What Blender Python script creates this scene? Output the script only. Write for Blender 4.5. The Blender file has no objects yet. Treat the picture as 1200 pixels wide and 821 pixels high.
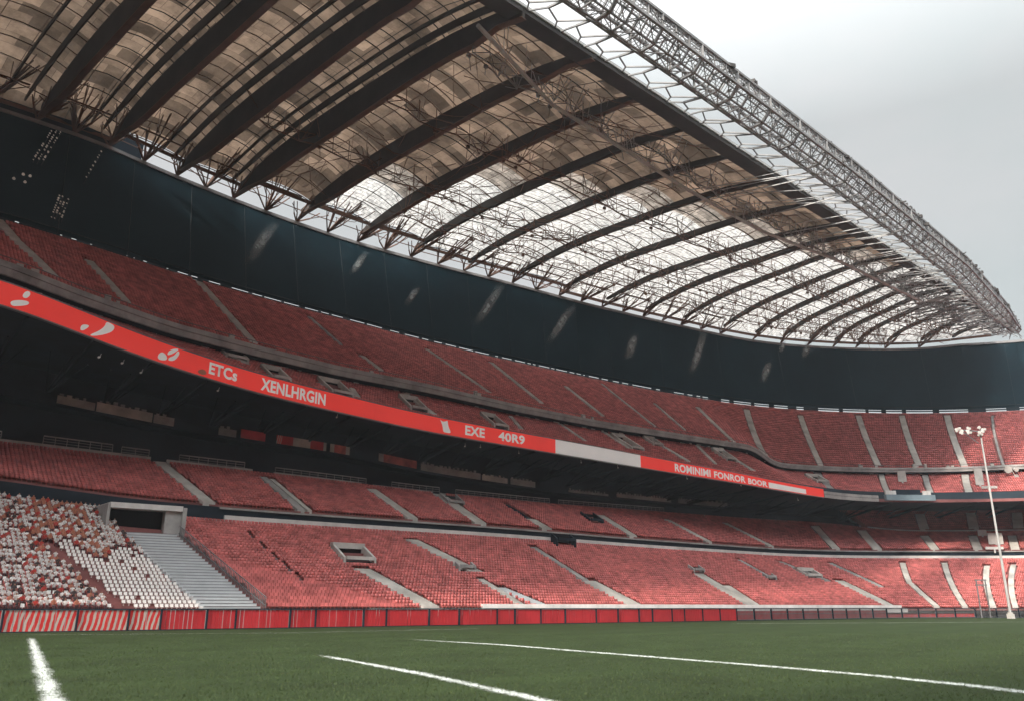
import bpy, math, random
import numpy as np
from mathutils import Vector, Matrix

random.seed(11); RNG = np.random.default_rng(11)
SC = bpy.context.scene
COL = SC.collection

# ------------------------------------------------------------------ camera, light, exposure
FPX, TP, HC = 980.0, 300.5/980.0, 1.7          # focal length in photo pixels, tan(pitch), eye height
PITCH = math.atan(TP); CP, SP = math.cos(PITCH), math.sin(PITCH)
cam = bpy.data.cameras.new('camera'); cam_o = bpy.data.objects.new('camera', cam); COL.objects.link(cam_o)
cam.sensor_width = 36; cam.lens = 36*FPX/1200; cam.clip_end = 6000; cam.clip_start = .1
cam_o.location = (0, 0, HC); cam_o.rotation_euler = (math.pi/2+PITCH, 0, 0)
cam.dof.use_dof = True; cam.dof.focus_distance = 90; cam.dof.aperture_fstop = .75
SC.camera = cam_o
HAZE = .00017
SUN_BEARING, SUN_EL = 216.8, 36.0              # where the sun stands: behind the camera, to the left
SC.view_settings.view_transform = 'Standard'; SC.view_settings.look = 'None'
SC.view_settings.exposure = 0.03; SC.view_settings.gamma = 1
world = bpy.data.worlds.new('World'); SC.world = world; world.use_nodes = True
nt = world.node_tree; N, L = nt.nodes, nt.links; N.clear()
out = N.new('ShaderNodeOutputWorld'); bg = N.new('ShaderNodeBackground'); bg.inputs[1].default_value = .1
sky = N.new('ShaderNodeTexSky'); sky.sky_type = 'NISHITA'; sky.sun_disc = False
sky.sun_elevation = math.radians(SUN_EL); sky.sun_rotation = math.radians(SUN_BEARING)
sky.air_density = 1.2; sky.dust_density = 3.0
tc = N.new('ShaderNodeTexCoord')
mp = N.new('ShaderNodeMapping'); mp.inputs['Scale'].default_value = (1, 1, 2.2); mp.inputs['Location'].default_value = (.35, .1, .4)
L.new(tc.outputs['Generated'], mp.inputs[0])
nz = N.new('ShaderNodeTexNoise'); nz.inputs['Scale'].default_value = 2.1; nz.inputs['Detail'].default_value = 5; nz.inputs['Roughness'].default_value = .5
L.new(mp.outputs[0], nz.inputs['Vector'])
cr = N.new('ShaderNodeValToRGB'); cr.color_ramp.elements[0].position = .40; cr.color_ramp.elements[1].position = .60
cr.color_ramp.elements[0].color = (.62, .62, .62, 1); cr.color_ramp.elements[1].color = (1, 1, 1, 1)
L.new(nz.outputs['Fac'], cr.inputs[0])
sx = N.new('ShaderNodeSeparateXYZ'); L.new(tc.outputs['Generated'], sx.inputs[0])
el = N.new('ShaderNodeMapRange'); el.inputs['From Min'].default_value = .5; el.inputs['From Max'].default_value = 1
el.inputs['To Min'].default_value = 1.0; el.inputs['To Max'].default_value = 4.2; L.new(sx.outputs['Z'], el.inputs['Value'])
cc = N.new('ShaderNodeMix'); cc.data_type = 'RGBA'; cc.blend_type = 'MULTIPLY'; cc.inputs[0].default_value = 1
gd = N.new('ShaderNodeVectorMath'); gd.operation = 'DOT_PRODUCT'; _b, _e = math.radians(SUN_BEARING), math.radians(SUN_EL+36)   # added sky glow high above the sun, brightens the lower tier
gd.inputs[1].default_value = (math.sin(_b)*math.cos(_e), math.cos(_b)*math.cos(_e), math.sin(_e)); L.new(tc.outputs['Generated'], gd.inputs[0])
gm = N.new('ShaderNodeMapRange'); gm.interpolation_type = 'SMOOTHSTEP'; gm.inputs['From Min'].default_value = .62; gm.inputs['From Max'].default_value = 1; gm.inputs['To Max'].default_value = 10; L.new(gd.outputs['Value'], gm.inputs['Value'])
ga = N.new('ShaderNodeMath'); L.new(el.outputs[0], ga.inputs[0]); L.new(gm.outputs[0], ga.inputs[1]); L.new(ga.outputs[0], cc.inputs[7])
tone = N.new('ShaderNodeMix'); tone.data_type = 'RGBA'; tone.inputs[6].default_value = (5.9, 6.35, 6.38, 1); tone.inputs[7].default_value = (6.7, 6.75, 6.8, 1)
tr = N.new('ShaderNodeMapRange'); tr.inputs['From Min'].default_value = .62; L.new(cr.outputs[0], tr.inputs['Value']); L.new(tr.outputs[0], tone.inputs[0]); L.new(tone.outputs[2], cc.inputs[6])
mx = N.new('ShaderNodeMix'); mx.data_type = 'RGBA'
mx.inputs[0].default_value = .95; L.new(sky.outputs[0], mx.inputs[6]); L.new(cc.outputs[2], mx.inputs[7])
L.new(mx.outputs[2], bg.inputs[0]); L.new(bg.outputs[0], out.inputs[0])
sun = bpy.data.lights.new('sun', 'SUN'); sun.energy = 5.0; sun.angle = math.radians(2.5); sun.color = (1, .9, .78)
sun_o = bpy.data.objects.new('sun', sun); COL.objects.link(sun_o)
sb, se = math.radians(SUN_BEARING), math.radians(SUN_EL)
sun_o.rotation_euler = Vector((-math.sin(sb)*math.cos(se), -math.cos(sb)*math.cos(se), -math.sin(se))).to_track_quat('-Z', 'Y').to_euler()

# ------------------------------------------------------------------ materials
def mat(name, col, rough=.7, var=.25, scale=.6, spec=.3, metal=0, bump=0, bscale=8, emit=0, col2=None, fine=0):
    m = bpy.data.materials.new(name); m.use_nodes = True
    n, l = m.node_tree.nodes, m.node_tree.links; b = n['Principled BSDF']
    b.inputs['Roughness'].default_value = rough; b.inputs['Metallic'].default_value = metal
    b.inputs['Specular IOR Level'].default_value = spec
    t = n.new('ShaderNodeNewGeometry')
    x = n.new('ShaderNodeTexNoise'); x.inputs['Scale'].default_value = scale; x.inputs['Detail'].default_value = 6; x.inputs['Roughness'].default_value = .65
    l.new(t.outputs['Position'], x.inputs['Vector'])
    r = n.new('ShaderNodeValToRGB'); r.color_ramp.elements[0].position = .3; r.color_ramp.elements[1].position = .7
    c2 = col2 or tuple(min(1, c*(1+var)) for c in col); c1 = tuple(c*(1-var) for c in col)
    r.color_ramp.elements[0].color = (*c1, 1); r.color_ramp.elements[1].color = (*c2, 1)
    l.new(x.outputs['Fac'], r.inputs[0]); src = r.outputs[0]
    if fine:
        y = n.new('ShaderNodeTexNoise'); y.inputs['Scale'].default_value = fine; y.inputs['Detail'].default_value = 3
        l.new(t.outputs['Position'], y.inputs['Vector'])
        q = n.new('ShaderNodeMapRange'); q.inputs['From Min'].default_value = .3; q.inputs['From Max'].default_value = .7
        q.inputs['To Min'].default_value = .6; q.inputs['To Max'].default_value = 1.35; l.new(y.outputs['Fac'], q.inputs[0])
        k = n.new('ShaderNodeMix'); k.data_type = 'RGBA'; k.blend_type = 'MULTIPLY'; k.inputs[0].default_value = 1
        l.new(src, k.inputs[6]); l.new(q.outputs[0], k.inputs[7]); src = k.outputs[2]
    l.new(src, b.inputs['Base Color'])
    if emit:
        l.new(src, b.inputs['Emission Color']); b.inputs['Emission Strength'].default_value = emit
    if bump:
        y = n.new('ShaderNodeTexNoise'); y.inputs['Scale'].default_value = bscale; y.inputs['Detail'].default_value = 4
        l.new(t.outputs['Position'], y.inputs['Vector'])
        u = n.new('ShaderNodeBump'); u.inputs['Strength'].default_value = bump; l.new(y.outputs['Fac'], u.inputs['Height'])
        l.new(u.outputs[0], b.inputs['Normal'])
    return m

M = dict(
    pale=mat('pale_concrete', (.47, .45, .42), .8, .35, .35, bump=.1),
    white=mat('white_paint', (.64, .62, .60), .6, .2, .5),
    grey=mat('grey_concrete', (.34, .33, .32), .85, .35, .4, bump=.3),
    tread=mat('metal_tread', (.5, .52, .53), .55, .12, .6),
    terrace=mat('terrace_paint', (.24, .095, .09), .85, .3, .25),
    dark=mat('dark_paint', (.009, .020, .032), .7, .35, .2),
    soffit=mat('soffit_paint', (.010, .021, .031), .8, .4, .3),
    seat=mat('red_seat_plastic', (.50, .140, .130), .55, .12, .12, .25, fine=.9),
    seatw=mat('white_seat_plastic', (.78, .75, .72), .5, .1, .5, .4),
    red=mat('red_panel', (.50, .030, .038), .5, .18, .4, .4),
    ribbon=mat('red_screen', (.70, .040, .030), .5, .06, .2, .3, emit=.42),
    ribbonw=mat('white_screen', (.70, .68, .66), .5, .06, .2, .3, emit=.22),
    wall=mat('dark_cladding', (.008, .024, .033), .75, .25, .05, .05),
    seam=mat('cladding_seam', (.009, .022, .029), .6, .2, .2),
    rib=mat('dark_steel', (.034, .026, .021), .6, .3, .3),
    rust=mat('brown_steel', (.15, .085, .06), .65, .4, .15),
    steel=mat('grey_steel', (.23, .23, .23), .55, .4, .3),
    galv=mat('galvanised_steel', (.42, .42, .41), .5, .25, .4),
    fascia=mat('dark_fascia', (.050, .045, .042), .6, .3, .2),
    black=mat('black_void', (.010, .011, .013), .9, .2, .3),
    rail=mat('rail_steel', (.16, .16, .165), .5, .3, 1),
    blue=mat('blue_grey_panel', (.20, .27, .31), .5, .15, .6),
    skin=mat('skin', (.42, .22, .15), .6, .1), hair=mat('dark_hair', (.07, .035, .025), .6, .2),
    trouser=mat('dark_trousers', (.07, .04, .045), .8, .2),
    sh0=mat('white_shirt', (.66, .63, .61), .8, .3, 2.2), sh1=mat('red_shirt', (.45, .05, .04), .8, .05),
    sh2=mat('dark_shirt', (.06, .045, .045), .8, .05), sh3=mat('orange_shirt', (.42, .16, .10), .8, .05),
    lamp=mat('lamp_glass', (.7, .68, .66), .4, .15, 1.5),
    line=mat('line_paint', (.78, .79, .76), .9, .12, 1.2, fine=9),
    ground=mat('outer_ground', (.14, .14, .13), .9, .3, .05),
)

def translucent(name, col, trans, grid=None, var=.3, spots=0, top=None):
    """a roof sheet: part of the daylight above passes through it"""
    m = bpy.data.materials.new(name); m.use_nodes = True
    n, l = m.node_tree.nodes, m.node_tree.links; n.clear()
    o = n.new('ShaderNodeOutputMaterial'); uv = n.new('ShaderNodeUVMap')
    br = n.new('ShaderNodeTexBrick'); br.inputs['Scale'].default_value = 1
    br.inputs['Brick Width'].default_value = grid[0]; br.inputs['Row Height'].default_value = grid[1]
    br.inputs['Mortar Size'].default_value = grid[2]; br.inputs['Bias'].default_value = -.1; br.inputs['Mortar Smooth'].default_value = .2
    br.inputs['Color1'].default_value = tuple(c*(1-var) for c in col)+(1,)
    br.inputs['Color2'].default_value = tuple(min(1, c*(1+var)) for c in col)+(1,)
    br.inputs['Mortar'].default_value = tuple(c*grid[3] for c in col)+(1,)
    l.new(uv.outputs[0], br.inputs['Vector'])
    src = br.outputs['Color']
    x = n.new('ShaderNodeTexNoise'); x.inputs['Scale'].default_value = spots or .15; x.inputs['Detail'].default_value = 7; x.inputs['Roughness'].default_value = .75
    l.new(uv.outputs[0], x.inputs['Vector'])
    q = n.new('ShaderNodeMapRange'); q.inputs['From Min'].default_value = .35; q.inputs['From Max'].default_value = .6
    q.inputs['To Min'].default_value = .42; q.inputs['To Max'].default_value = 1.1; l.new(x.outputs['Fac'], q.inputs[0])
    k = n.new('ShaderNodeMix'); k.data_type = 'RGBA'; k.blend_type = 'MULTIPLY'; k.inputs[0].default_value = 1
    l.new(src, k.inputs[6]); l.new(q.outputs[0], k.inputs[7])
    d = n.new('ShaderNodeBsdfDiffuse'); t = n.new('ShaderNodeBsdfTranslucent')
    l.new(k.outputs[2], d.inputs[0]); l.new(k.outputs[2], t.inputs[0])
    s = n.new('ShaderNodeMixShader'); s.inputs[0].default_value = trans
    l.new(d.outputs[0], s.inputs[1]); l.new(t.outputs[0], s.inputs[2]); l.new(s.outputs[0], o.inputs[0])
    return m
M['tan'] = translucent('tan_roof_sheet', (.36, .255, .185), .16, (3.4, 2.1, .03, .5), .6)
M['sky'] = translucent('white_roof_sheet', (.70, .67, .64), .44, (1.3, .8, .05, .4), .10, 1.1)

M['mid'] = translucent('cream_roof_sheet', (.50, .43, .37), .26, (1.7, 1.0, .05, .4), .35, .6)
def grass_mat():
    m = bpy.data.materials.new('grass'); m.use_nodes = True
    n, l = m.node_tree.nodes, m.node_tree.links; b = n['Principled BSDF']
    b.inputs['Roughness'].default_value = .85; b.inputs['Specular IOR Level'].default_value = .15
    t = n.new('ShaderNodeTexCoord')
    def noise(sc, det, rough=.6, vec=None):
        x = n.new('ShaderNodeTexNoise'); x.inputs['Scale'].default_value = sc; x.inputs['Detail'].default_value = det; x.inputs['Roughness'].default_value = rough
        l.new(vec or t.outputs['Object'], x.inputs['Vector']); return x.outputs['Fac']
    a = n.new('ShaderNodeValToRGB'); a.color_ramp.elements[0].position = .3; a.color_ramp.elements[1].position = .72
    a.color_ramp.elements[0].color = (.0135, .0235, .0072, 1); a.color_ramp.elements[1].color = (.028, .0435, .0140, 1)
    l.new(noise(9, 8, .75), a.inputs[0])
    mp = n.new('ShaderNodeMapping'); mp.inputs['Rotation'].default_value = (0, 0, math.radians(40)); l.new(t.outputs['Object'], mp.inputs[0])
    w = n.new('ShaderNodeTexWave'); w.wave_type = 'BANDS'; w.inputs['Scale'].default_value = .055; w.inputs['Distortion'].default_value = .6; w.inputs['Detail'].default_value = 2
    l.new(mp.outputs[0], w.inputs['Vector'])
    r = n.new('ShaderNodeMapRange'); r.inputs['From Min'].default_value = .4; r.inputs['From Max'].default_value = .6; r.inputs['To Min'].default_value = .95; r.inputs['To Max'].default_value = 1.05
    l.new(w.outputs['Fac'], r.inputs[0])
    k = n.new('ShaderNodeMix'); k.data_type = 'RGBA'; k.blend_type = 'MULTIPLY'; k.inputs[0].default_value = 1
    l.new(a.outputs[0], k.inputs[6]); l.new(r.outputs[0], k.inputs[7])
    r2 = n.new('ShaderNodeMapRange'); r2.inputs['From Min'].default_value = .3; r2.inputs['From Max'].default_value = .7; r2.inputs['To Min'].default_value = .75; r2.inputs['To Max'].default_value = 1.25
    l.new(noise(.35, 5), r2.inputs[0])
    k2 = n.new('ShaderNodeMix'); k2.data_type = 'RGBA'; k2.blend_type = 'MULTIPLY'; k2.inputs[0].default_value = 1
    l.new(k.outputs[2], k2.inputs[6]); l.new(r2.outputs[0], k2.inputs[7]); l.new(k2.outputs[2], b.inputs['Base Color'])
    u = n.new('ShaderNodeBump'); u.inputs['Strength'].default_value = .6; u.inputs['Distance'].default_value = .05
    l.new(noise(30, 4, .8), u.inputs['Height']); l.new(u.outputs[0], b.inputs['Normal'])
    return m
M['grass'] = grass_mat()

def stripe_mat():
    """red hoarding with slanted white stripes printed on it"""
    m = mat('striped_panel', (.62, .035, .035), .5, .18, .4, .4); n, l = m.node_tree.nodes, m.node_tree.links; b = n['Principled BSDF']
    red = b.inputs['Base Color'].links[0].from_socket
    uv = n.new('ShaderNodeUVMap'); w = n.new('ShaderNodeTexWave'); w.wave_type = 'BANDS'; w.bands_direction = 'X'
    mp = n.new('ShaderNodeMapping'); mp.inputs['Rotation'].default_value = (0, 0, math.radians(10)); l.new(uv.outputs[0], mp.inputs[0])
    w.inputs['Scale'].default_value = .8; w.inputs['Distortion'].default_value = 2.6; w.inputs['Detail'].default_value = 3; l.new(mp.outputs[0], w.inputs['Vector'])
    c = n.new('ShaderNodeValToRGB'); c.color_ramp.elements[0].position = .58; c.color_ramp.elements[1].position = .66; l.new(w.outputs['Fac'], c.inputs[0])
    k = n.new('ShaderNodeMix'); k.data_type = 'RGBA'; l.new(c.outputs[0], k.inputs[0]); l.new(red, k.inputs[6]); k.inputs[7].default_value = (.52, .47, .42, 1)
    l.new(k.outputs[2], b.inputs['Base Color']); return m
M['stripe'] = stripe_mat()

# ------------------------------------------------------------------ mesh helpers
class MB:
    def __init__(s): s.v = []; s.f = []; s.m = []; s.uv = []
    def face(s, pts, m=0, uv=None):
        k = len(s.v); s.v.extend([tuple(p) for p in pts]); s.f.append(tuple(range(k, k+len(pts)))); s.m.append(m)
        s.uv.extend(uv or [(p[0]+p[1], p[2]) for p in pts])
    def hexa(s, a, b, m=0):
        """a: 4 points (a loop), b: the 4 facing points"""
        s.face(a[::-1], m); s.face(b, m)
        for i in range(4):
            j = (i+1) % 4; s.face((a[i], a[j], b[j], b[i]), m)
    def bar(s, p, q, w, h=None, m=0):
        p, q = Vector(p), Vector(q); d = q-p
        if d.length < 1e-4: return
        d.normalize(); up = Vector((0, 0, 1)) if abs(d.z) < .95 else Vector((1, 0, 0))
        x = d.cross(up).normalized()*(w/2); y = x.cross(d).normalized()*((h or w)/2)
        s.hexa([p-x-y, p+x-y, p+x+y, p-x+y], [q-x-y, q+x-y, q+x+y, q-x+y], m)
    def box(s, c, sx, sy, sz, rz=0, m=0):
        ca, sa = math.cos(rz), math.sin(rz); c = Vector(c)
        def P(x, y, z): return c+Vector((x*ca-y*sa, x*sa+y*ca, z))
        a = [P(-sx/2, -sy/2, 0), P(sx/2, -sy/2, 0), P(sx/2, sy/2, 0), P(-sx/2, sy/2, 0)]
        b = [p+Vector((0, 0, sz)) for p in a]; s.hexa(a, b, m)
    def build(s, name, mats, parent=None, label=None):
        me = bpy.data.meshes.new(name)
        me.from_pydata(s.v, [], s.f)
        for m in (mats if isinstance(mats, (list, tuple)) else [mats]): me.materials.append(m)
        if s.f:
            me.polygons.foreach_set('material_index', s.m)
            u = me.uv_layers.new(name='uv'); u.data.foreach_set('uv', np.array(s.uv, dtype=np.float32).ravel())
        o = bpy.data.objects.new(name, me); COL.objects.link(o)
        if parent is not None: o.parent = parent; o.matrix_parent_inverse = Matrix.Translation(parent.location).inverted()
        if label: o['label'] = label
        return o
def tag(o, label=None, cat=None, group=None, kind=None):
    if label: o['label'] = label
    if cat: o['category'] = cat
    if group: o['group'] = group
    if kind: o['kind'] = kind
    return o
def thing(name, label, cat, loc=(0, 0, 0), group=None):
    o = bpy.data.objects.new(name, None); COL.objects.link(o); o.location = loc; o.empty_display_size = .5
    return tag(o, label, cat, group)

# ------------------------------------------------------------------ survey: the bowl's plan and the heights of its edges
# s runs along the touchline barrier (straight, then a 50 m corner arc), d is the distance behind it
B0 = np.array([-35.562, 61.276]); BE = math.radians(50.0); SA, RA = 120.0, 50.0
TD = np.array([math.sin(BE), math.cos(BE)]); ND = np.array([-math.cos(BE), math.sin(BE)])
AC = B0+SA*TD-RA*ND
def plan(s, d):
    s = np.asarray(s, float); d = np.asarray(d, float)
    be = BE+np.maximum(0, s-SA)/RA; r = np.where(s > SA, 1, 0)
    x1 = B0[0]+s*TD[0]+d*ND[0]; y1 = B0[1]+s*TD[1]+d*ND[1]
    x2 = AC[0]-(RA+d)*np.cos(be); y2 = AC[1]+(RA+d)*np.sin(be)
    return np.where(r, x2, x1), np.where(r, y2, y1)
def W(s, d, z):
    x, y = plan(s, d); return Vector((float(x), float(y), float(z)))
def bearing(s): return BE+max(0, s-SA)/RA
def sd(x, y):
    q = np.array([x, y])-B0; t = q@TD
    if t <= SA: return t, q@ND
    v = np.array([x, y])-AC; be = math.atan2(v[1], -v[0])
    return SA+RA*(be-BE), math.hypot(*v)-RA
def ray(px, py):
    X = (px-600)/FPX; Y = (410.5-py)/FPX; fw = CP-Y*SP; return X/fw, (SP+Y*CP)/fw    # per metre forward
def at_z(px, py, z):
    a, u = ray(px, py); F = (z-HC)/u; return a*F, F
def ground(px, py, z=0): x, y = at_z(px, py, z); return Vector((x, y, z))
def hit(px, py, surf, lo=35, hi=330):
    a, u = ray(px, py); Fs = np.linspace(lo, hi, 600); prev = None
    for F in Fs:
        s, d = sd(a*F, F); g = HC+u*F-surf(s, d)
        if prev is not None and g <= 0 < prev[1]:
            F0 = prev[0]; F1 = F
            for _ in range(25):
                Fm = (F0+F1)/2; s, d = sd(a*Fm, Fm)
                if HC+u*Fm-surf(s, d) > 0: F0 = Fm
                else: F1 = Fm
            s, d = sd(a*F1, F1); return s, d, HC+u*F1
        prev = (F, g)
    F = Fs[-1]; s, d = sd(a*F, F); return s, d, surf(s, d)
S0, S1 = -75, 215
SG = np.arange(S0-10, S1+10, .5)
class Edge:
    """an edge of the bowl: distance behind the barrier and height as smooth functions of s"""
    def __init__(e, pts, sig=4.0):
        p = sorted(pts); s = [q[0] for q in p]
        k = np.exp(-.5*(np.arange(-40, 41)*.5/sig)**2); k /= k.sum()
        def sm(a):
            a = np.interp(SG, s, a); b = np.concatenate([np.full(40, a[0]), a, np.full(40, a[-1])]); return np.convolve(b, k, 'valid')
        e.D, e.Z = sm([q[1] for q in p]), sm([q[2] for q in p])
    def d(e, s): return np.interp(s, SG, e.D)
    def z(e, s): return np.interp(s, SG, e.Z)
    def pt(e, s, dd=0, dz=0): return W(s, e.d(s)+dd, e.z(s)+dz)
def zline(*kv): return lambda x: np.interp(x, kv[0::2], kv[1::2])
def edge_z(px, zf, sig=4.0):
    r = []
    for x, y in px:
        z = float(zf(x)); a, b = at_z(x, y, z); s, d = sd(a, b); r.append((s, d, z))
    return Edge(r, sig)
low_surf = lambda s, d: 1.5+.53*(d-2.2)
eC = Edge([hit(x, y, low_surf) for x, y in [(0, 580), (120, 600), (265, 612), (430, 622), (600, 632), (750, 643), (900, 652), (1000, 655), (1100, 655), (1200, 655)]])
eA = Edge([(-80, 2.2, 1.5), (215, 2.2, 1.5)])
up_surf = lambda s, d: eC.z(s)+2.0+.60*(d-eC.d(s)-2.0)
pD = [(0, 520), (185, 542), (350, 560), (500, 578), (650, 592), (850, 606), (960, 612), (1010, 618), (1040, 624), (1120, 624), (1200, 623)]
eD = Edge([hit(x, y, up_surf) for x, y in pD], 3)
eC2 = Edge([(s, eC.d(s)+2.0, eC.z(s)+2.0) for s in SG[::8]], 1)
eE = edge_z([(0, 350), (100, 394), (200, 430), (300, 460), (400, 483), (500, 505), (600, 522), (750, 547), (900, 571), (965, 582), (1010, 587), (1100, 588), (1200, 586)],
            zline(0, 28, 200, 26, 400, 24.5, 600, 24, 750, 23.5, 900, 22.5, 965, 21.5, 1200, 21.5), 5)
eF = edge_z([(0, 302), (50, 322), (100, 342), (200, 377), (300, 404), (400, 429), (500, 449), (600, 472), (700, 492), (800, 508), (888, 521), (904, 541), (1010, 547), (1100, 547), (1200, 543)],
            zline(0, 36, 200, 34.5, 400, 33.5, 888, 33, 904, 30, 1200, 30), 1.5)
eG = edge_z([(0, 258), (113, 292), (233, 330), (333, 358), (400, 375), (483, 397), (567, 417), (650, 435), (733, 452), (800, 463), (900, 477), (1000, 483), (1100, 484), (1200, 481)], lambda x: 47.0)
HZ = 65.0
eH = edge_z([(35, 140), (120, 168), (175, 195), (300, 245), (400, 280), (500, 308), (600, 333), (700, 360), (800, 381), (900, 402), (1000, 408), (1070, 410), (1130, 405), (1180, 393), (1200, 387)], lambda x: HZ)

def srange(a, b, step): 
    n = max(1, int(round((b-a)/step))); return [a+(b-a)*i/n for i in range(n+1)]
def strip(mb, s_list, fa, fb, m=0):
    """quads between two edges given as functions of s -> point"""
    A = [fa(s) for s in s_list]; B = [fb(s) for s in s_list]
    for i in range(len(s_list)-1): mb.face((A[i], A[i+1], B[i+1], B[i]), m)
def wall_box(mb, s_list, e, d0, d1, z0, z1, m=0):
    """a wall following edge e: four faces and two ends"""
    P = lambda dd, dz: (lambda s: e.pt(s, dd, dz))
    strip(mb, s_list, P(d0, z0), P(d0, z1), m); strip(mb, s_list, P(d0, z1), P(d1, z1), m)
    strip(mb, s_list, P(d1, z1), P(d1, z0), m); strip(mb, s_list, P(d1, z0), P(d0, z0), m)
    for s in (s_list[0], s_list[-1]): mb.face((e.pt(s, d0, z0), e.pt(s, d1, z0), e.pt(s, d1, z1), e.pt(s, d0, z1)), m)

# ------------------------------------------------------------------ ground
g = MB(); g.face([(-1300, -1300, -.03), (1300, -1300, -.03), (1300, 1300, -.03), (-1300, 1300, -.03)])
tag(g.build('ground', M['ground']), kind='structure')
g = MB(); R = [plan(s, -.15) for s in srange(S0, S1, 2)]
poly = [(float(x), float(y), 0) for x, y in R]
g.face(poly+[(poly[-1][0], -70, 0), (-95, -70, 0)])
tag(g.build('pitch', M['grass']), kind='structure')

def line_mat():
    m = mat('line_paint', (.44, .46, .43), .9, .35, 1.2, fine=6); n, l = m.node_tree.nodes, m.node_tree.links; b = n['Principled BSDF']
    src = b.inputs['Base Color'].links[0].from_socket
    uv = n.new('ShaderNodeUVMap'); sp_ = n.new('ShaderNodeSeparateXYZ'); l.new(uv.outputs[0], sp_.inputs[0])
    p = n.new('ShaderNodeMath'); p.operation = 'PINGPONG'; p.inputs[1].default_value = .5; l.new(sp_.outputs[0], p.inputs[0])
    g_ = n.new('ShaderNodeNewGeometry'); x = n.new('ShaderNodeTexNoise'); x.inputs['Scale'].default_value = 5; x.inputs['Detail'].default_value = 4; x.inputs['Roughness'].default_value = .65; l.new(g_.outputs['Position'], x.inputs['Vector'])
    y = n.new('ShaderNodeTexNoise'); y.inputs['Scale'].default_value = .5; y.inputs['Detail'].default_value = 3; l.new(g_.outputs['Position'], y.inputs['Vector'])
    k = n.new('ShaderNodeMath'); k.operation = 'MULTIPLY_ADD'; k.inputs[1].default_value = .9; l.new(x.outputs['Fac'], k.inputs[0]); l.new(p.outputs[0], k.inputs[2])
    k2 = n.new('ShaderNodeMath'); k2.operation = 'MULTIPLY_ADD'; k2.inputs[1].default_value = .35; l.new(y.outputs['Fac'], k2.inputs[0]); l.new(k.outputs[0], k2.inputs[2])
    q = n.new('ShaderNodeMapRange'); q.interpolation_type = 'SMOOTHSTEP'; q.inputs['From Min'].default_value = .70; q.inputs['From Max'].default_value = 1.12; l.new(k2.outputs[0], q.inputs[0])
    e = n.new('ShaderNodeMapRange'); e.inputs['From Max'].default_value = .08; l.new(sp_.outputs[1], e.inputs[0])
    mm = n.new('ShaderNodeMath'); mm.operation = 'MULTIPLY'; l.new(q.outputs[0], mm.inputs[0]); l.new(e.outputs[0], mm.inputs[1])
    l.new(mm.outputs[0], b.inputs['Alpha']); return m
M['line'] = line_mat()
# painted pitch lines
def paint(name, pts, w, label):
    mb = MB(); P = [Vector((p[0], p[1], .006)) for p in pts]; Ls, Rs = [], []
    for i, p in enumerate(P):
        t = (P[min(i+1, len(P)-1)]-P[max(i-1, 0)]).normalized(); nn = Vector((-t.y, t.x, 0))*w/2; Ls.append(p+nn); Rs.append(p-nn)
    for i in range(len(P)-1):
        va, vb = i/(len(P)-1), (i+1)/(len(P)-1); mb.face((Ls[i], Rs[i], Rs[i+1], Ls[i+1]), uv=[(0, va), (1, va), (1, vb), (0, vb)])
    tag(mb.build(name, M['line']), label, kind='structure')
def ext(p, q, f): return q+(q-p)*f
a, b = ground(36, 746), ground(62, 821); paint('pitch_line', [a, b, ext(a, b, .5)], .62, 'white line painted on the grass at the left end')
a, b = ground(372, 766.5), ground(640, 821); paint('pitch_line', [a, ground(500, 790), b, ext(a, b, .5)], .62, 'middle white line painted on the near grass')
paint('pitch_line', [ground(*p) for p in [(480, 748.5), (590, 755), (700, 764), (900, 780), (1030, 791.5), (1150, 804), (1260, 818)]], .85, 'long white line running across the grass to the right')
paint('pitch_line', [ground(850, 730.2), ground(1010, 729.2), ground(1200, 728)], .9, 'far white line on the grass before the end stand')
paint('pitch_line', [ground(0, 743.5), ground(330, 741), ground(560, 736)], .35, 'faint white line close to the barrier')

# blades standing on the near grass
nb_ = 90000; F_ = 11*(60/11)**RNG.random(nb_)**1.15; a_ = (RNG.random(nb_)-.5)*1.35
bx_, by_ = F_*a_, F_; hh_ = RNG.uniform(.022, .05, nb_); yaw = RNG.random(nb_)*6.283; wd_ = RNG.uniform(.004, .009, nb_)*(.6+F_/25); ln_ = RNG.uniform(-.02, .02, (nb_, 2))
V = np.zeros((nb_, 3, 3), np.float32); V[:, 0] = np.stack([bx_-wd_*np.cos(yaw), by_-wd_*np.sin(yaw), 0*F_], -1); V[:, 1] = np.stack([bx_+wd_*np.cos(yaw), by_+wd_*np.sin(yaw), 0*F_], -1); V[:, 2] = np.stack([bx_+ln_[:, 0], by_+ln_[:, 1], hh_], -1)
me = bpy.data.meshes.new('grass_blades'); me.vertices.add(nb_*3); me.vertices.foreach_set('co', V.ravel()); me.loops.add(nb_*3); me.loops.foreach_set('vertex_index', np.arange(nb_*3, dtype=np.int32)); me.polygons.add(nb_)
me.polygons.foreach_set('loop_start', np.arange(nb_, dtype=np.int32)*3); me.polygons.foreach_set('loop_total', np.full(nb_, 3, np.int32)); me.update(calc_edges=True)
me.materials.append(mat('grass_blade', (.056, .080, .028), .7, .5, 30, .2)); o = bpy.data.objects.new('grass_blades', me); COL.objects.link(o); tag(o, 'short grass blades on the near part of the pitch', 'grass', kind='stuff')

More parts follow.
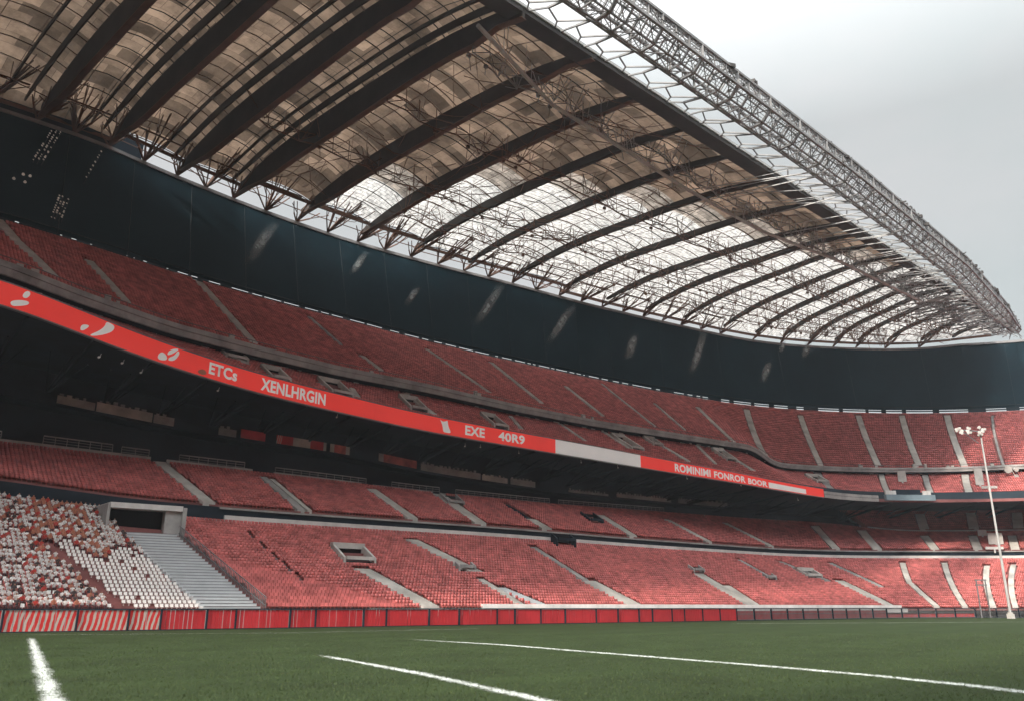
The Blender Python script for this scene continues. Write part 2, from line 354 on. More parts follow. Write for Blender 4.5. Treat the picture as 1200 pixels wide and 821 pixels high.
# ------------------------------------------------------------------ the grandstand
stand = thing('grandstand', 'three tiered red seated grandstand curving round the pitch', 'grandstand', W(40, 20, 0))
LST = srange(S0, S1, 1.5)
class Tier:
    def __init__(t, a, b, rows): t.a, t.b, t.R = a, b, rows; t.aisles = []; t.holes = []
    def pt(t, s, v, dz=0): 
        return W(s, t.a.d(s)+(t.b.d(s)-t.a.d(s))*v, t.a.z(s)+(t.b.z(s)-t.a.z(s))*v+dz)
    def surf(t, s, d):
        da, db = t.a.d(s), t.b.d(s); za, zb = t.a.z(s), t.b.z(s)
        return za+(zb-za)*(d-da)/max(.5, db-da)
    def sv(t, px, py):
        s, d, z = hit(px, py, t.surf); da, db = t.a.d(s), t.b.d(s); return s, (d-da)/max(.5, db-da)
    def scale(t, s, v):
        d = t.a.d(s)+(t.b.d(s)-t.a.d(s))*v; return RA/(RA+d) if s > SA else 1.0
    def mesh(t, name, m, parent, sl=LST):
        mb = MB(); R = t.R
        for r in range(R):
            z = lambda s, k: t.a.z(s)+(t.b.z(s)-t.a.z(s))*k/R
            d = lambda s, k: t.a.d(s)+(t.b.d(s)-t.a.d(s))*k/R
            strip(mb, sl, lambda s: W(s, d(s, r), z(s, r)-(z(s, 1)-z(s, 0))), lambda s: W(s, d(s, r), z(s, r)))
            strip(mb, sl, lambda s: W(s, d(s, r), z(s, r)), lambda s: W(s, d(s, r+1), z(s, r)))
        return mb.build(name, m, parent)
    def aisle(t, px, w, parent, m='pale', label=None, name='aisle_steps', dz=.05):
        P = sorted([t.sv(*p) for p in px], key=lambda q: q[1])
        vs, ss = [p[1] for p in P], [p[0] for p in P]; t.aisles.append((vs, ss, w))
        mb = MB(); n = t.R*3; dz = .26 if m in ('pale', 'white', 'tread', 'grey') else .12
        k0, k1 = max(0, round(vs[0]*n)), min(n, round(vs[-1]*n))
        for k in range(k0, max(k1, k0+1)):
            va, vb = k/n, (k+1)/n; sa, sb_ = np.interp(va, vs, ss), np.interp(vb, vs, ss)
            z = lambda s, v: t.a.z(s)+(t.b.z(s)-t.a.z(s))*v
            d = lambda s, v: t.a.d(s)+(t.b.d(s)-t.a.d(s))*v
            ha, hb = w/2*t.scale(sa, va), w/2*t.scale(sb_, vb); zz = z(sa, va)+dz
            f = [W(sa-ha, d(sa, va), zz), W(sa+ha, d(sa, va), zz), W(sb_+hb, d(sb_, vb), zz), W(sb_-hb, d(sb_, vb), zz)]
            dn = Vector((0, 0, -.8)); mb.hexa([p+dn for p in f], f)
        return mb.build(name, M[m], parent, label)

lowA = Tier(eA, eC, 30); lowB = Tier(eC2, eD, 17)
eMa = Edge([(s, eE.d(s)+.9, eE.z(s)+1.15) for s in SG[::6]], 1)
PAR = lambda s: float(np.interp(s, [-5, 140], [1.55, .95]))
eMb = Edge([(s, eF.d(s)+1.6, eF.z(s)-PAR(s)-.35) for s in SG[::2]], 1)
midT = Tier(eMa, eMb, 14)
eUa = Edge([(s, eF.d(s)+.7, eF.z(s)-.35) for s in SG[::2]], 1)
upT = Tier(eUa, eG, 31)
lowA_o = lowA.mesh('lower_terrace', M['terrace'], stand)
lowB_o = lowB.mesh('lower_terrace', M['terrace'], stand)
midT_o = midT.mesh('middle_terrace', M['terrace'], stand)
upT_o = upT.mesh('upper_terrace', M['terrace'], stand)
# extra block behind the cross walk at the end stand
sK = hit(1012, 618, up_surf)[0]
def top_d(x, y): return hit(x, y, lambda s, d: eD.z(s)+.9+.55*(d-eD.d(s)-1.2))
eK = Edge([top_d(x, y) for x, y in [(1010, 596), (1060, 593), (1120, 592), (1200, 591)]], 2)
eK0 = Edge([(s, eD.d(s)+1.2, eD.z(s)+.9) for s in SG[::4]], 1)
clubT = Tier(eK0, eK, 11)
club_o = clubT.mesh('club_terrace', M['terrace'], stand, srange(sK, S1, 1.5))

AISLE_W = {}
# lower half, front block: (pixels of the flight, width, material)
for px, w, m in [
    ([(54, 636), (139, 711)], .7, 'terrace'), ([(290, 625), (355, 682)], .10, 'rail'), ([(424, 668), (505, 712)], 1.9, 'pale'), 
    ([(481, 633), (560, 672)], 1.9, 'pale'), ([(562, 679), (613, 711)], .9, 'pale'), ([(586, 690), (640, 712)], 1.5, 'tread'), ([(625, 642), (688, 682)], 1.0, 'grey'), ([(688, 681), (746, 711)], 2.6, 'pale'),
    ([(818, 673), (880, 710)], 2.4, 'pale'), ([(865, 656), (905, 678)], 1.1, 'grey'), ([(850, 687), (887, 711)], 2.2, 'pale'), ([(912, 658), (970, 681)], 1.6, 'grey'),
    ([(983, 681), (1044, 711)], 2.5, 'pale'), ([(972, 660), (1033, 688)], 1.2, 'grey'), ([(1058, 660), (1066, 683), (1098, 711)], 1.2, 'pale'),
    ([(1107, 660), (1131, 711)], 1.1, 'pale'), ([(1157, 663), (1164, 711)], 1.1, 'pale'), ([(1188, 662), (1190, 711)], 1.0, 'pale')]:
    lowA.aisle(px, w, lowA_o, m)
for px, w, m in [
    ([(170, 529), (262, 604)], 1.35, 'pale'), ([(308, 560), (366, 610)], .9, 'grey'), ([(318, 562), (378, 612)], .55, 'pale'), ([(435, 574), (505, 623)], 1.5, 'pale'),
    ([(514, 580), (575, 622)], 2.0, 'pale'), ([(592, 591), (622, 609)], 1.0, 'dark'), ([(622, 609), (668, 636)], 1.9, 'pale'), ([(703, 604), (762, 641)], 1.8, 'pale'), ([(781, 609), (840, 640)], 1.6, 'pale'),
    ([(849, 613), (923, 650)], 1.5, 'pale'), ([(955, 617), (989, 652)], 1.9, 'pale'), ([(1010, 622), (1036, 652)], 2.0, 'pale'), ([(1083, 628), (1103, 652)], 1.7, 'pale'), ([(1140, 628), (1149, 650)], 1.7, 'pale'), ([(1186, 628), (1192, 650)], 1.6, 'pale')]:
    lowB.aisle(px, w, lowB_o, m)
for px in [[(1078, 602), (1084, 621)], [(1138, 601), (1142, 621)], [(1192, 601), (1194, 620)]]: clubT.aisle(px, 2.0, club_o, 'pale')
for px, w, m in [([(256, 409), (289, 428)], 1.1, 'pale'), ([(373, 449), (390, 458)], 1.0, 'grey'), ([(412, 455), (420, 467)], .8, 'pale'), ([(470, 458), (509, 486)], .9, 'pale'), 
    ([(598, 488), (611, 503)], .8, 'pale'), ([(655, 496), (686, 517)], .9, 'pale'), ([(707, 506), (738, 526)], 1.1, 'pale'), ([(758, 512), (806, 540)], 1.2, 'pale'), ([(815, 520), (838, 543)], 1.0, 'pale'),
    ([(848, 530), (884, 552)], 1.2, 'pale'), ([(958, 554), (979, 577)], 1.5, 'grey'), ([(1033, 556), (1041, 578)], 1.2, 'pale'), ([(1084, 556), (1091, 578)], 1.2, 'grey'), ([(1131, 556), (1137, 580)], 1.4, 'pale')]:
    midT.aisle(px, w, midT_o, m)
for px, w in [([(-20, 240), (18, 283), (62, 325)], 1.2), ([(103, 306), (148, 355)], 1.0), ([(233, 331), (297, 402)], 1.1), ([(362, 372), (399, 404)], .6), ([(423, 417), (446, 434)], .9), ([(500, 410), (573, 460)], 1.0),
    ([(575, 425), (634, 472)], 1.1), ([(663, 453), (706, 487)], 1.0), ([(705, 450), (768, 500)], .7), ([(767, 473), (803, 504)], .8), ([(817, 477), (858, 516)], 1.2), ([(875, 480), (902, 541)], 1.6), 
    ([(938, 487), (962, 545)], 1.35), ([(1006, 487), (1029, 545)], 1.35), ([(1057, 487), (1077, 545)], 1.35), ([(1110, 487), (1130, 545)], 1.35), ([(1163, 487), (1176, 545)], .5)]:
    upT.aisle(px, w, upT_o, 'pale' if w > .65 else 'grey')

# broad metal stairway out of the tunnel mouth at the left
P0, P1, P2, P3 = lowA.sv(142, 624), lowA.sv(203, 627), lowA.sv(303, 711), lowA.sv(236, 711)
mb = MB(); v1 = (P0[1]+P1[1])/2; n = 26
for k in range(n):
    va, vb = v1*k/n, v1*(k+1)/n; f = lambda v: (np.interp(v, [0, v1], [P3[0], P0[0]]), np.interp(v, [0, v1], [P2[0], P1[0]]))
    (la, ra), (lb, rb) = f(va), f(vb)
    z = lowA.pt(la, va).z+.30; q = [lowA.pt(la, va), lowA.pt(ra, va), lowA.pt(rb, vb), lowA.pt(lb, vb)]
    q = [Vector((p.x, p.y, z)) for p in q]; mb.hexa([p+Vector((0, 0, -.8)) for p in q], q)
    e = [q[0]+(q[1]-q[0])*.01, q[1]-(q[1]-q[0])*.01]; mb.bar(e[0]+Vector((0, 0, -.02)), e[1]+Vector((0, 0, -.02)), .05, .05, 1)
mb.build('stairway', [M['tread'], M['rail']], lowA_o, 'broad pale metal stairway below the dark tunnel mouth')
lowA.holes.append(lambda s, v: v < v1+.30 and np.interp(v, [0, v1], [P3[0], P0[0]])-.2 < s < np.interp(v, [0, v1], [P2[0], P1[0]])+.9)
# tunnel mouth
s0, s1 = P0[0]-1.2, P1[0]+.6
H_ = 2.25; vb_ = v1+.30
mb = MB(); b0_ = lowA.pt(s0, v1); zb = b0_.z; zt = zb+H_
def TP_(s, v, z): p = lowA.pt(s, v); return Vector((p.x, p.y, z))
mb.hexa([TP_(s0, v1, zt-.05), TP_(s1, v1, zt-.05), TP_(s1, vb_, zt-.05), TP_(s0, vb_, zt-.05)], [TP_(s0, v1, zt+.45), TP_(s1, v1, zt+.45), TP_(s1, vb_, zt+.45), TP_(s0, vb_, zt+.45)], 0)
for sa, sb_, mm in ((s0-.25, s0+.003, 1), (s1-.003, s1+.35, 1)):
    mb.hexa([TP_(sa, v1-.01, zb-.5), TP_(sb_, v1-.01, zb-.5), TP_(sb_, vb_, zb-.5), TP_(sa, vb_, zb-.5)], [TP_(sa, v1-.01, zt+.3), TP_(sb_, v1-.01, zt+.3), TP_(sb_, vb_, zt+.3), TP_(sa, vb_, zt+.3)], mm)
mb.hexa([TP_(s1-1.5, v1+.02, zb-.5), TP_(s1-.004, v1+.02, zb-.5), TP_(s1-.004, vb_-.02, zb-.5), TP_(s1-1.0, vb_-.02, zb-.5)], [TP_(s1-1.5, v1+.02, zt-.06), TP_(s1-.004, v1+.02, zt-.06), TP_(s1-.004, vb_-.02, zt-.06), TP_(s1-1.0, vb_-.02, zt-.06)], 1)
mb.face([TP_(s0, v1+.1, zb-.4), TP_(s1, v1+.1, zb-.4), TP_(s1, v1+.1, zt), TP_(s0, v1+.1, zt)], 2)
mb.build('tunnel_mouth', [M['white'], M['grey'], M['black']], lowA_o, 'dark tunnel mouth under a white lintel')
mb = MB()   # dark railing with close balusters along the stairway
for k in range(60):
    v = v1*k/60; s = np.interp(v, [0, v1], [P2[0], P1[0]])+.45; p = lowA.pt(s, v)
    mb.bar(p, p+Vector((0, 0, 1.05)), .05); 
    q = lowA.pt(np.interp(v+v1/60, [0, v1], [P2[0], P1[0]])+.45, v+v1/60)
    for h in (.35, 1.05): mb.bar(p+Vector((0, 0, h)), q+Vector((0, 0, h)), .06)
mb.build('stair_railing', M['rail'], lowA_o)

# small stair openings in the tiers: a dark mouth between two tapering cheek walls
def vomitory(t, parent, px, w, depth_rows, pale='white', lintel=True):
    s, v = t.sv(*px); dv = depth_rows/t.R; k = t.scale(s, v); v2 = min(v+dv, 1.02); mb = MB()
    base = t.pt(s, v).z-.1; top = t.pt(s, v2).z+.35
    def P(ss, vv, z): p = t.pt(ss, vv); return Vector((p.x, p.y, z))
    w *= k; th = .28*k
    for a_, b_ in ((s-w/2-th, s-w/2), (s+w/2, s+w/2+th)):
        mb.hexa([P(a_, v, base-.4), P(b_, v, base-.4), P(b_, v2, base-.4), P(a_, v2, base-.4)], [P(a_, v, base+.75), P(b_, v, base+.75), P(b_, v2, top+.35), P(a_, v2, top+.35)], 0)
    mb.face([P(s-w/2, v2-.01, base-.4), P(s+w/2, v2-.01, base-.4), P(s+w/2, v2-.01, top), P(s-w/2, v2-.01, top)], 1)
    mb.face([P(s-w/2, v+.004, t.pt(s, v).z+.12), P(s+w/2, v+.004, t.pt(s, v).z+.12), P(s+w/2, v2-.012, top-.9), P(s-w/2, v2-.012, top-.9)], 1)
    if lintel: mb.hexa([P(s-w/2-th, v2-.03, top-.25), P(s+w/2+th, v2-.03, top-.25), P(s+w/2+th, v2+.01, top-.25), P(s-w/2-th, v2+.01, top-.25)], [P(s-w/2-th, v2-.03, top+.36), P(s+w/2+th, v2-.03, top+.36), P(s+w/2+th, v2+.01, top+.36), P(s-w/2-th, v2+.01, top+.36)], 0)
    mb.bar(P(s-w/2, v, base+.7), P(s+w/2, v, base+.7), .25, .35, 0)
    mb.build('stair_opening', [M[pale], M['black']], parent)
    t.holes.append(lambda ss, vv, a=s-w/2-th, b=s+w/2+th, c=v-.02, e=v2+.02: a < ss < b and c < vv < e)
vomitory(lowA, lowA_o, (422, 660), 3.4, 5.5, 'pale')
vomitory(lowA, lowA_o, (820, 671), 2.2, 2, 'grey', False)
vomitory(lowA, lowA_o, (548, 669), 2.0, 1.5, 'grey', False)
vomitory(lowA, lowA_o, (955, 677), 4.0, 4.0, 'pale')
vomitory(lowA, lowA_o, (905, 679), 2.2, 1.5, 'grey', False)
vomitory(lowB, lowB_o, (664, 636), 3.2, 2.6, 'dark', False)
vomitory(lowB, lowB_o, (700, 613), 2.6, 4.5, 'dark', False)
vomitory(lowB, lowB_o, (535, 592), 2.4, 4.5, 'grey', False)
for px, w, dr in [((278, 423), 2.6, 6), ((402, 464), 2.8, 6), ((492, 482), 2.6, 5), ((588, 502), 2.4, 5), ((748, 528), 2.4, 6), ((772, 523), 2.0, 3), ((858, 540), 2.4, 4), ((965, 566), 2.6, 4), ((330, 447), 2.2, 5)]:
    vomitory(midT, midT_o, px, w, dr, 'pale')

# kerbs, cross walks and the dark structure between the tiers
sC = lowA.sv(268, 618)[0]
mb = MB(); wall_box(mb, srange(S0, sC, 2), eC, .1, .4, -.3, .28); mb.build('kerb_wall', M['grey'], stand)
mb = MB(); wall_box(mb, srange(sC, S1, 2), eC, .1, .4, -.3, .78); mb.build('kerb_wall', M['white'], stand, 'white kerb wall along the lower cross walk')
mb = MB(); strip(mb, LST, lambda s: eC.pt(s, .05, .05), lambda s: eC.pt(s, 2.02, .05)); strip(mb, LST, lambda s: eC2.pt(s, -.02, -2.0), lambda s: eC2.pt(s, -.02, -.2)); mb.build('cross_walk', M['dark'], stand)
mb = MB(); wall_box(mb, srange(sC, S1, 2), eC2, -.25, -.03, -.42, -.22); mb.build('walk_coping', M['grey'], stand)
mb = MB()
for px, h, mm in [((95, 300), .1, 0)]: pass
wall_box(mb, srange(lowA.sv(430, 711)[0], lowA.sv(1050, 708)[0], 2), eA, -1.1, -.1, -.6, .12); wall_box(mb, srange(lowA.sv(560, 708)[0], lowA.sv(1050, 708)[0], 2), eA, .05, .35, -.2, .55)
mb.build('front_walk', M['white'], stand)
mb = MB(); wall_box(mb, srange(S0, lowA.sv(430, 711)[0]-.02, 2), eA, -.4, -.1, -1.5, .1); mb.build('front_wall', M['grey'], stand)
# top of the lower tier: white coping broken by the stairs, rail and a dark wall behind
cuts = sorted(np.interp(1, a_[0], a_[1]) for a_ in lowB.aisles)
mb = MB(); ed = [S0]+cuts+[sK]
for a_, b_ in zip(ed[:-1], ed[1:]):
    if b_ > sK: b_ = sK
    mb = MB()
    if b_-a_ > 2.6: wall_box(mb, srange(a_+.9, b_-.9, 2), eD, .05, .35, -.2, float(np.interp(a_, [0, 30, 60], [.62, .5, .3])))
    if mb.f: mb.build('coping', M['pale'], stand)
mb = MB(); wall_box(mb, srange(sK+.5, S1, 2), eD, .05, .35, -.2, .62)
mb.build('coping', M['pale'], stand)
SDK = srange(S0, sK, 1.5)
mb = MB(); strip(mb, SDK, lambda s: eD.pt(s, 0, 0), lambda s: eD.pt(s, 7, .1)); strip(mb, LST, lambda s: eK.pt(s, 0, 0) if s > sK else eD.pt(s, 0, .1), lambda s: eK.pt(s, 6, 0) if s > sK else eD.pt(s, 7, .1))
wall_box(mb, SDK, eD, 1.9, 2.1, 0, 1.25)
mb.build('concourse_floor', M['dark'], stand)
def bback(s): return (eK.d(s)+5.5 if s > sK else eD.d(s)+6.5)
def bfloor(s): return (eK.z(s) if s > sK else eD.z(s))
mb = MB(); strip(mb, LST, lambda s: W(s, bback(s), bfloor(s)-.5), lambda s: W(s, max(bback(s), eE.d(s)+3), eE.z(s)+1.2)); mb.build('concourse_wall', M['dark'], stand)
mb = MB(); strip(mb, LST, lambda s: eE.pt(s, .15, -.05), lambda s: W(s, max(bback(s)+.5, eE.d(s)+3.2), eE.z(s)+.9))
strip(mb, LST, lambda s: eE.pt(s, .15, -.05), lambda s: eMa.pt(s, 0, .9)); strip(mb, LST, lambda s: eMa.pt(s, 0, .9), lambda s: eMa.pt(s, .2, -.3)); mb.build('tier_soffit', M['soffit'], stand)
mb = MB()      # steel brackets under the overhanging tier
for s in srange(-12, 176, 6.2):
    a_ = eE.pt(s, .4, -.15); dd = max(bback(s), eE.d(s)+3)-eE.d(s); c_ = W(s, eE.d(s)+dd, eE.z(s)-1.9)
    mb.bar(a_, c_, .22, .3); mb.bar(eE.pt(s, dd*.45, .3), c_, .18); mb.bar(eE.pt(s+2, dd*.5, .3), c_, .12); mb.bar(eE.pt(s-2, dd*.5, .3), c_, .12)
mb.build('tier_bracket', M['soffit'], stand)
mb = MB()      # box level slab: a shallow ledge in front of the concourse wall
pL = [(0, 456), (65, 472), (205, 500), (280, 513), (400, 531), (510, 554), (628, 571), (665, 576), (785, 588), (900, 596), (1000, 604)]
def on_wall(px, py, e, dd):
    a, u = ray(px, py); F0, F1 = 40, 320
    for _ in range(40):
        Fm = (F0+F1)/2; s, d = sd(a*Fm, Fm)
        if d-(e.d(s)+dd) < 0: F0 = Fm
        else: F1 = Fm
    return s, e.d(s)+dd, HC+u*F1
eL = Edge([on_wall(x, y, eD, 3.4) for x, y in pL], 4)
SL = srange(S0, sK-2, 1.5)
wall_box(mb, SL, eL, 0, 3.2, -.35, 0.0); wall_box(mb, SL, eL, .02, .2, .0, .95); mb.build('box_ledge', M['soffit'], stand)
def on_ledge(px): return np.interp(px, [p[0] for p in pL], [on_wall(x, y, eD, 3.4)[0] for x, y in pL])
for x0, x1, m_, h in [(66, 108, 'grey', .9), (110, 176, 'pale', 1.1), (178, 203, 'grey', 1.0), (255, 276, 'steel', .9), (492, 560, 'grey', .95), (562, 592, 'pale', .8), (596, 627, 'grey', .9), (666, 709, 'grey', .35), (719, 786, 'grey', .6), (800, 860, 'steel', .8)]:
    mb = MB(); wall_box(mb, srange(on_ledge(x0), on_ledge(x1), 1.5), eL, -.1, .017, .0, h)
    n_ = int((on_ledge(x1)-on_ledge(x0))/.8)
    for i in range(n_):
        s = on_ledge(x0)+.4+i*.8; hh = random.uniform(.15, .45); p = eL.pt(s, .05, h-.02); mb.box(p, random.uniform(.2, .6), .2, hh, math.pi/2-bearing(s), random.choice([0, 1, 1]))
    mb.build('balcony_front', [M[m_], M['steel']], stand)
mb = MB()      # hand rails standing at the back of the lower tier
for s_a, s_b, hh, dd in [(-8, -1.5, 1.5, 1.2), (0, 2.5, 1.6, 1.3), (6.5, 13.5, 1.7, 1.4), (14.5, 17.5, 1.6, 1.5), (21, 29, 1.5, 1.6), (33, 46, 1.3, 1.5), (50, 58, 1.3, 1.5), (61, 80, 1.25, 1.6), (82, 110, 1.2, 1.6)]:
    sl = srange(s_a, s_b, 1.2)
    for i in range(len(sl)-1):
        for q in (0, .3, .6): mb.bar(eD.pt(sl[i], dd, hh-q), eD.pt(sl[i+1], dd, hh-q), .09 if q == 0 else .04, .12 if q == 0 else .04)
    for s in sl: mb.bar(eD.pt(s, dd, 0), eD.pt(s, dd, hh), .05)
mb.build('handrail', M['galv'], stand)
# parapet of the upper tier, dark recess below it
mb = MB()
P = lambda dd, fz: (lambda s: W(s, eF.d(s)+dd, eF.z(s)+fz(s)))
FS = srange(S0, S1, .8)
z0_, z1_ = (lambda s: -PAR(s)), (lambda s: 0.0)
strip(mb, FS, P(0, z0_), P(0, z1_)); strip(mb, FS, P(0, z1_), P(.3, z1_)); strip(mb, FS, P(.3, z1_), P(.3, z0_)); strip(mb, FS, P(.3, z0_), P(0, z0_))
strip(mb, FS, P(-.12, lambda s: -PAR(s)*.45), P(-.12, lambda s: -PAR(s)*.3)); strip(mb, FS, P(-.12, lambda s: -PAR(s)*.3), P(0.0, lambda s: -PAR(s)*.28)); strip(mb, FS, P(-.12, lambda s: -PAR(s)*.45), P(0.0, lambda s: -PAR(s)*.47))
mb.build('parapet', M['grey'], stand, 'grey concrete parapet of the upper tier')
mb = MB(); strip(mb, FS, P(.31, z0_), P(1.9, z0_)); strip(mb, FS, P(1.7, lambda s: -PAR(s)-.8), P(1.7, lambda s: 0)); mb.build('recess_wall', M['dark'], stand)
mb = MB()      # rail, seats backs and boxes lining the recess and the parapet top
for s in srange(-8, 178, 2.2):
    mb = MB()
    if random.random() < .72: p = W(s, eF.d(s)+1.55, eF.z(s)-PAR(s)-.32); mb.box(p, random.uniform(.4, 1.3), .12, random.uniform(.12, .3), math.pi/2-bearing(s)); mb.build('recess_lamp', M['pale'], stand)
mb = MB()
for s in srange(-10, 178, 1.6): mb.bar(eF.pt(s, .15, 0), eF.pt(s, .15, .5), .05)
for i, s in enumerate(srange(-10, 178, 1.6)[:-1]): mb.bar(eF.pt(s, .15, .5), eF.pt(s+1.6, .15, .5), .07)
mb.build('parapet_rail', M['rail'], stand)
mb = MB()      # pale stair heads and small kit on the parapet
for px, py in [(42, 318), (160, 355), (290, 402), (448, 437), (575, 461), (708, 488), (859, 517), (965, 545), (1032, 546), (1079, 546), (1131, 546)]:
    s = sd(*at_z(px, py, 33))[0]; mb = MB()
    for q in range(2): mb = MB(); mb.box(eF.pt(s+random.uniform(-1.2, 1.2), random.uniform(.2, .9), -.05), random.uniform(.3, .9), .35, random.uniform(.3, .9), math.pi/2-bearing(s)); mb.build('stair_head', M['pale'], stand)

# top of the bowl: light slot, cladding wall
mb = MB(); strip(mb, LST, lambda s: eG.pt(s, 0, 0), lambda s: eG.pt(s, 2.2, 0)); wall_box(mb, LST, eG, 1.9, 2.2, 0, .55); mb.build('top_walk', M['grey'], stand)
SLOT0, SLOT1 = .55, 1.35
mb = MB(); s = S0
while s < S1:
    w_ = random.uniform(.5, 1.5) if random.random() < .6 else random.uniform(1.5, 4); 
    if s < 20: w_ *= 3
    mb = MB()
    wall_box(mb, [s, s+w_*.5], eG, 1.92, 2.18, SLOT0-.01, SLOT1+.01); mb.build('slot_post', M['dark'], stand); s += w_*.5+(random.uniform(.6, 3.5) if s > 20 else random.uniform(.2, .7))
WLEAN = lambda s: max(eH.d(s), eG.d(s)+2.3)
mb = MB(); WS = srange(S0, S1, 1.5)
for k in range(6):
    f = lambda s, q: W(s, eG.d(s)+2.05+(WLEAN(s)-eG.d(s)-2.05)*q, eG.z(s)+SLOT1+(HZ-eG.z(s)-SLOT1)*q)
    strip(mb, WS, lambda s: f(s, k/6), lambda s: f(s, (k+1)/6))
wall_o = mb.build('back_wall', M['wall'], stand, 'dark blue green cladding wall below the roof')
mb = MB()
for s in srange(-30, 190, 9.3):
    for k in range(8): mb.bar(f(s, k/8)+(f(s, 0)-f(s+.01, 0))*0, f(s, (k+1)/8), .08, .08)
mb.build('seam', M['seam'], wall_o)
mb = MB()
for q, h in ((-.02, .25), (.045, .12)):
    for i in range(len(WS)-1): mb.bar(f(WS[i], q), f(WS[i+1], q), .3, h)
mb.build('wall_rail', M['seam'], wall_o)
mb = MB()
for i in range(len(WS)-1): mb.bar(f(WS[i], .998), f(WS[i+1], .998), .55, .5)
mb.build('wall_coping', M['steel'], wall_o)
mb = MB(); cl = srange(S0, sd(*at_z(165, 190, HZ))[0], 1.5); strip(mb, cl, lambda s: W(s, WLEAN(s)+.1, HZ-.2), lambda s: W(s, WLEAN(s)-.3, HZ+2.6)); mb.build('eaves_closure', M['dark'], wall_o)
mb = MB(); strip(mb, WS, lambda s: W(s, eG.d(s)+2.3, eG.z(s)-.2), lambda s: W(s, eG.d(s)+2.3, 0)); mb.build('outer_wall', M['grey'], stand)

# ------------------------------------------------------------------ seats
def seat_template():
    V, F = [], []
    def bx(x0, x1, y0, y1, z0, z1, lean=0):
        k = len(V)
        for z, ly in ((z0, 0), (z1, lean)):
            V.extend([(x0, y0+ly, z), (x1, y0+ly, z), (x1, y1+ly, z), (x0, y1+ly, z)])
        F.extend([(k, k+1, k+5, k+4), (k+1, k+2, k+6, k+5), (k+2, k+3, k+7, k+6), (k+3, k, k+4, k+7), (k+4, k+5, k+6, k+7), (k+3, k+2, k+1, k)])
    bx(-.215, .215, .12, .17, .36, .84, .08); bx(-.205, .205, -.25, .12, .38, .43); bx(-.06, .06, .0, .12, .0, .38)
    return np.array(V), F
SV, SF = seat_template(); SV = SV*np.array([.84, .74, .72])
def seat_mesh(name, m):
    me = bpy.data.meshes.new(name); me.from_pydata([tuple(v) for v in SV], [], SF); me.materials.append(m); return me
def rows_of(t, s_a, s_b, pitch=.42):
    out_ = []
    for r in range(t.R):
        v = (r+.45)/t.R; s = s_a
        while s < s_b:
            st = pitch*t.scale(s, v); s += st
            vv = (r+.5)/t.R
            if any(a[0][0]-.02 <= vv <= a[0][-1]+.02 and abs(s-np.interp(vv, a[0], a[1])) < (a[2]/2+(.24 if a[2] > .2 else .12))*t.scale(s, v) for a in t.aisles): continue
            if any(h(s, vv) for h in t.holes): continue
            d = t.a.d(s)+(t.b.d(s)-t.a.d(s))*v; z = t.a.z(s)+(t.b.z(s)-t.a.z(s))*r/t.R
            x, y = plan(s, d); out_.append((float(x), float(y), float(z), math.pi/2-bearing(s), s, vv))
    return out_
def merged_seats(name, P, m, parent, label):
    P = np.array([p[:4] for p in P]); n = len(P); k = len(SV)
    c, s_ = np.cos(P[:, 3]), np.sin(P[:, 3]); jit = 1+.06*(RNG.random(n)-.5)
    X = P[:, 0, None]+SV[None, :, 0]*c[:, None]-SV[None, :, 1]*s_[:, None]
    Y = P[:, 1, None]+SV[None, :, 0]*s_[:, None]+SV[None, :, 1]*c[:, None]
    Z = P[:, 2, None]+SV[None, :, 2]*jit[:, None]
    co = np.stack([X, Y, Z], -1).reshape(-1, 3).astype(np.float32)
    F = (np.array(SF)[None]+(np.arange(n)*k)[:, None, None]).reshape(-1)
    me = bpy.data.meshes.new(name); me.vertices.add(n*k); me.vertices.foreach_set('co', co.ravel())
    me.loops.add(len(F)); me.loops.foreach_set('vertex_index', F.astype(np.int32))
    nf = len(F)//4; me.polygons.add(nf); me.polygons.foreach_set('loop_start', np.arange(nf, dtype=np.int32)*4); me.polygons.foreach_set('loop_total', np.full(nf, 4, dtype=np.int32))
    me.update(calc_edges=True); me.validate(); me.materials.append(m)
    o = bpy.data.objects.new(name, me); COL.objects.link(o); return tag(o, label, 'stadium seats', kind='stuff')
def in_view(p, mg=12):
    zc = p[1]*CP+(p[2]-HC)*SP; yc = -p[1]*SP+(p[2]-HC)*CP
    if zc < 1: return False
    x = 600+FPX*p[0]/zc; y = 410.5-FPX*yc/zc; return -mg < x < 1200+mg and -mg < y < 821+mg
lo = [p for p in rows_of(lowA, -14, 186) if in_view(p)]
aL = lowA.aisles[0]
def side(p): return p[4]-np.interp(p[5], aL[0], aL[1])      # right (+) or left (-) of the dark stair among the white seats
stair_l = lambda v: np.interp(v, [0, v1], [P3[0], P0[0]])
left_all = [p for p in rows_of(lowA, -14, 22, .40) if in_view(p)]; left = [p for p in left_all if p[4] < stair_l(p[5])]
red_lo = [p for p in lo if p[4] >= stair_l(p[5])]
people, white = [], []
for p in left:
    if side(p) < 0 or p[5] > .50+.08*math.sin(p[4]*1.3): (people if random.random() < .88 else white).append(p)
    elif random.random() < .96: white.append(p)
random.shuffle(people); people.sort(key=lambda p: p[0]**2+p[1]**2); extra = people[300:]; people = people[:300]; people_seats = []
red_all = red_lo+[p for p in rows_of(lowB, -14, 186) if in_view(p)]
red_all.sort(key=lambda p: p[0]**2+p[1]**2)
near, rest = red_all[:300], red_all[300:]
me_r, me_w = seat_mesh('red_seat', M['seat']), seat_mesh('white_seat', M['seatw'])
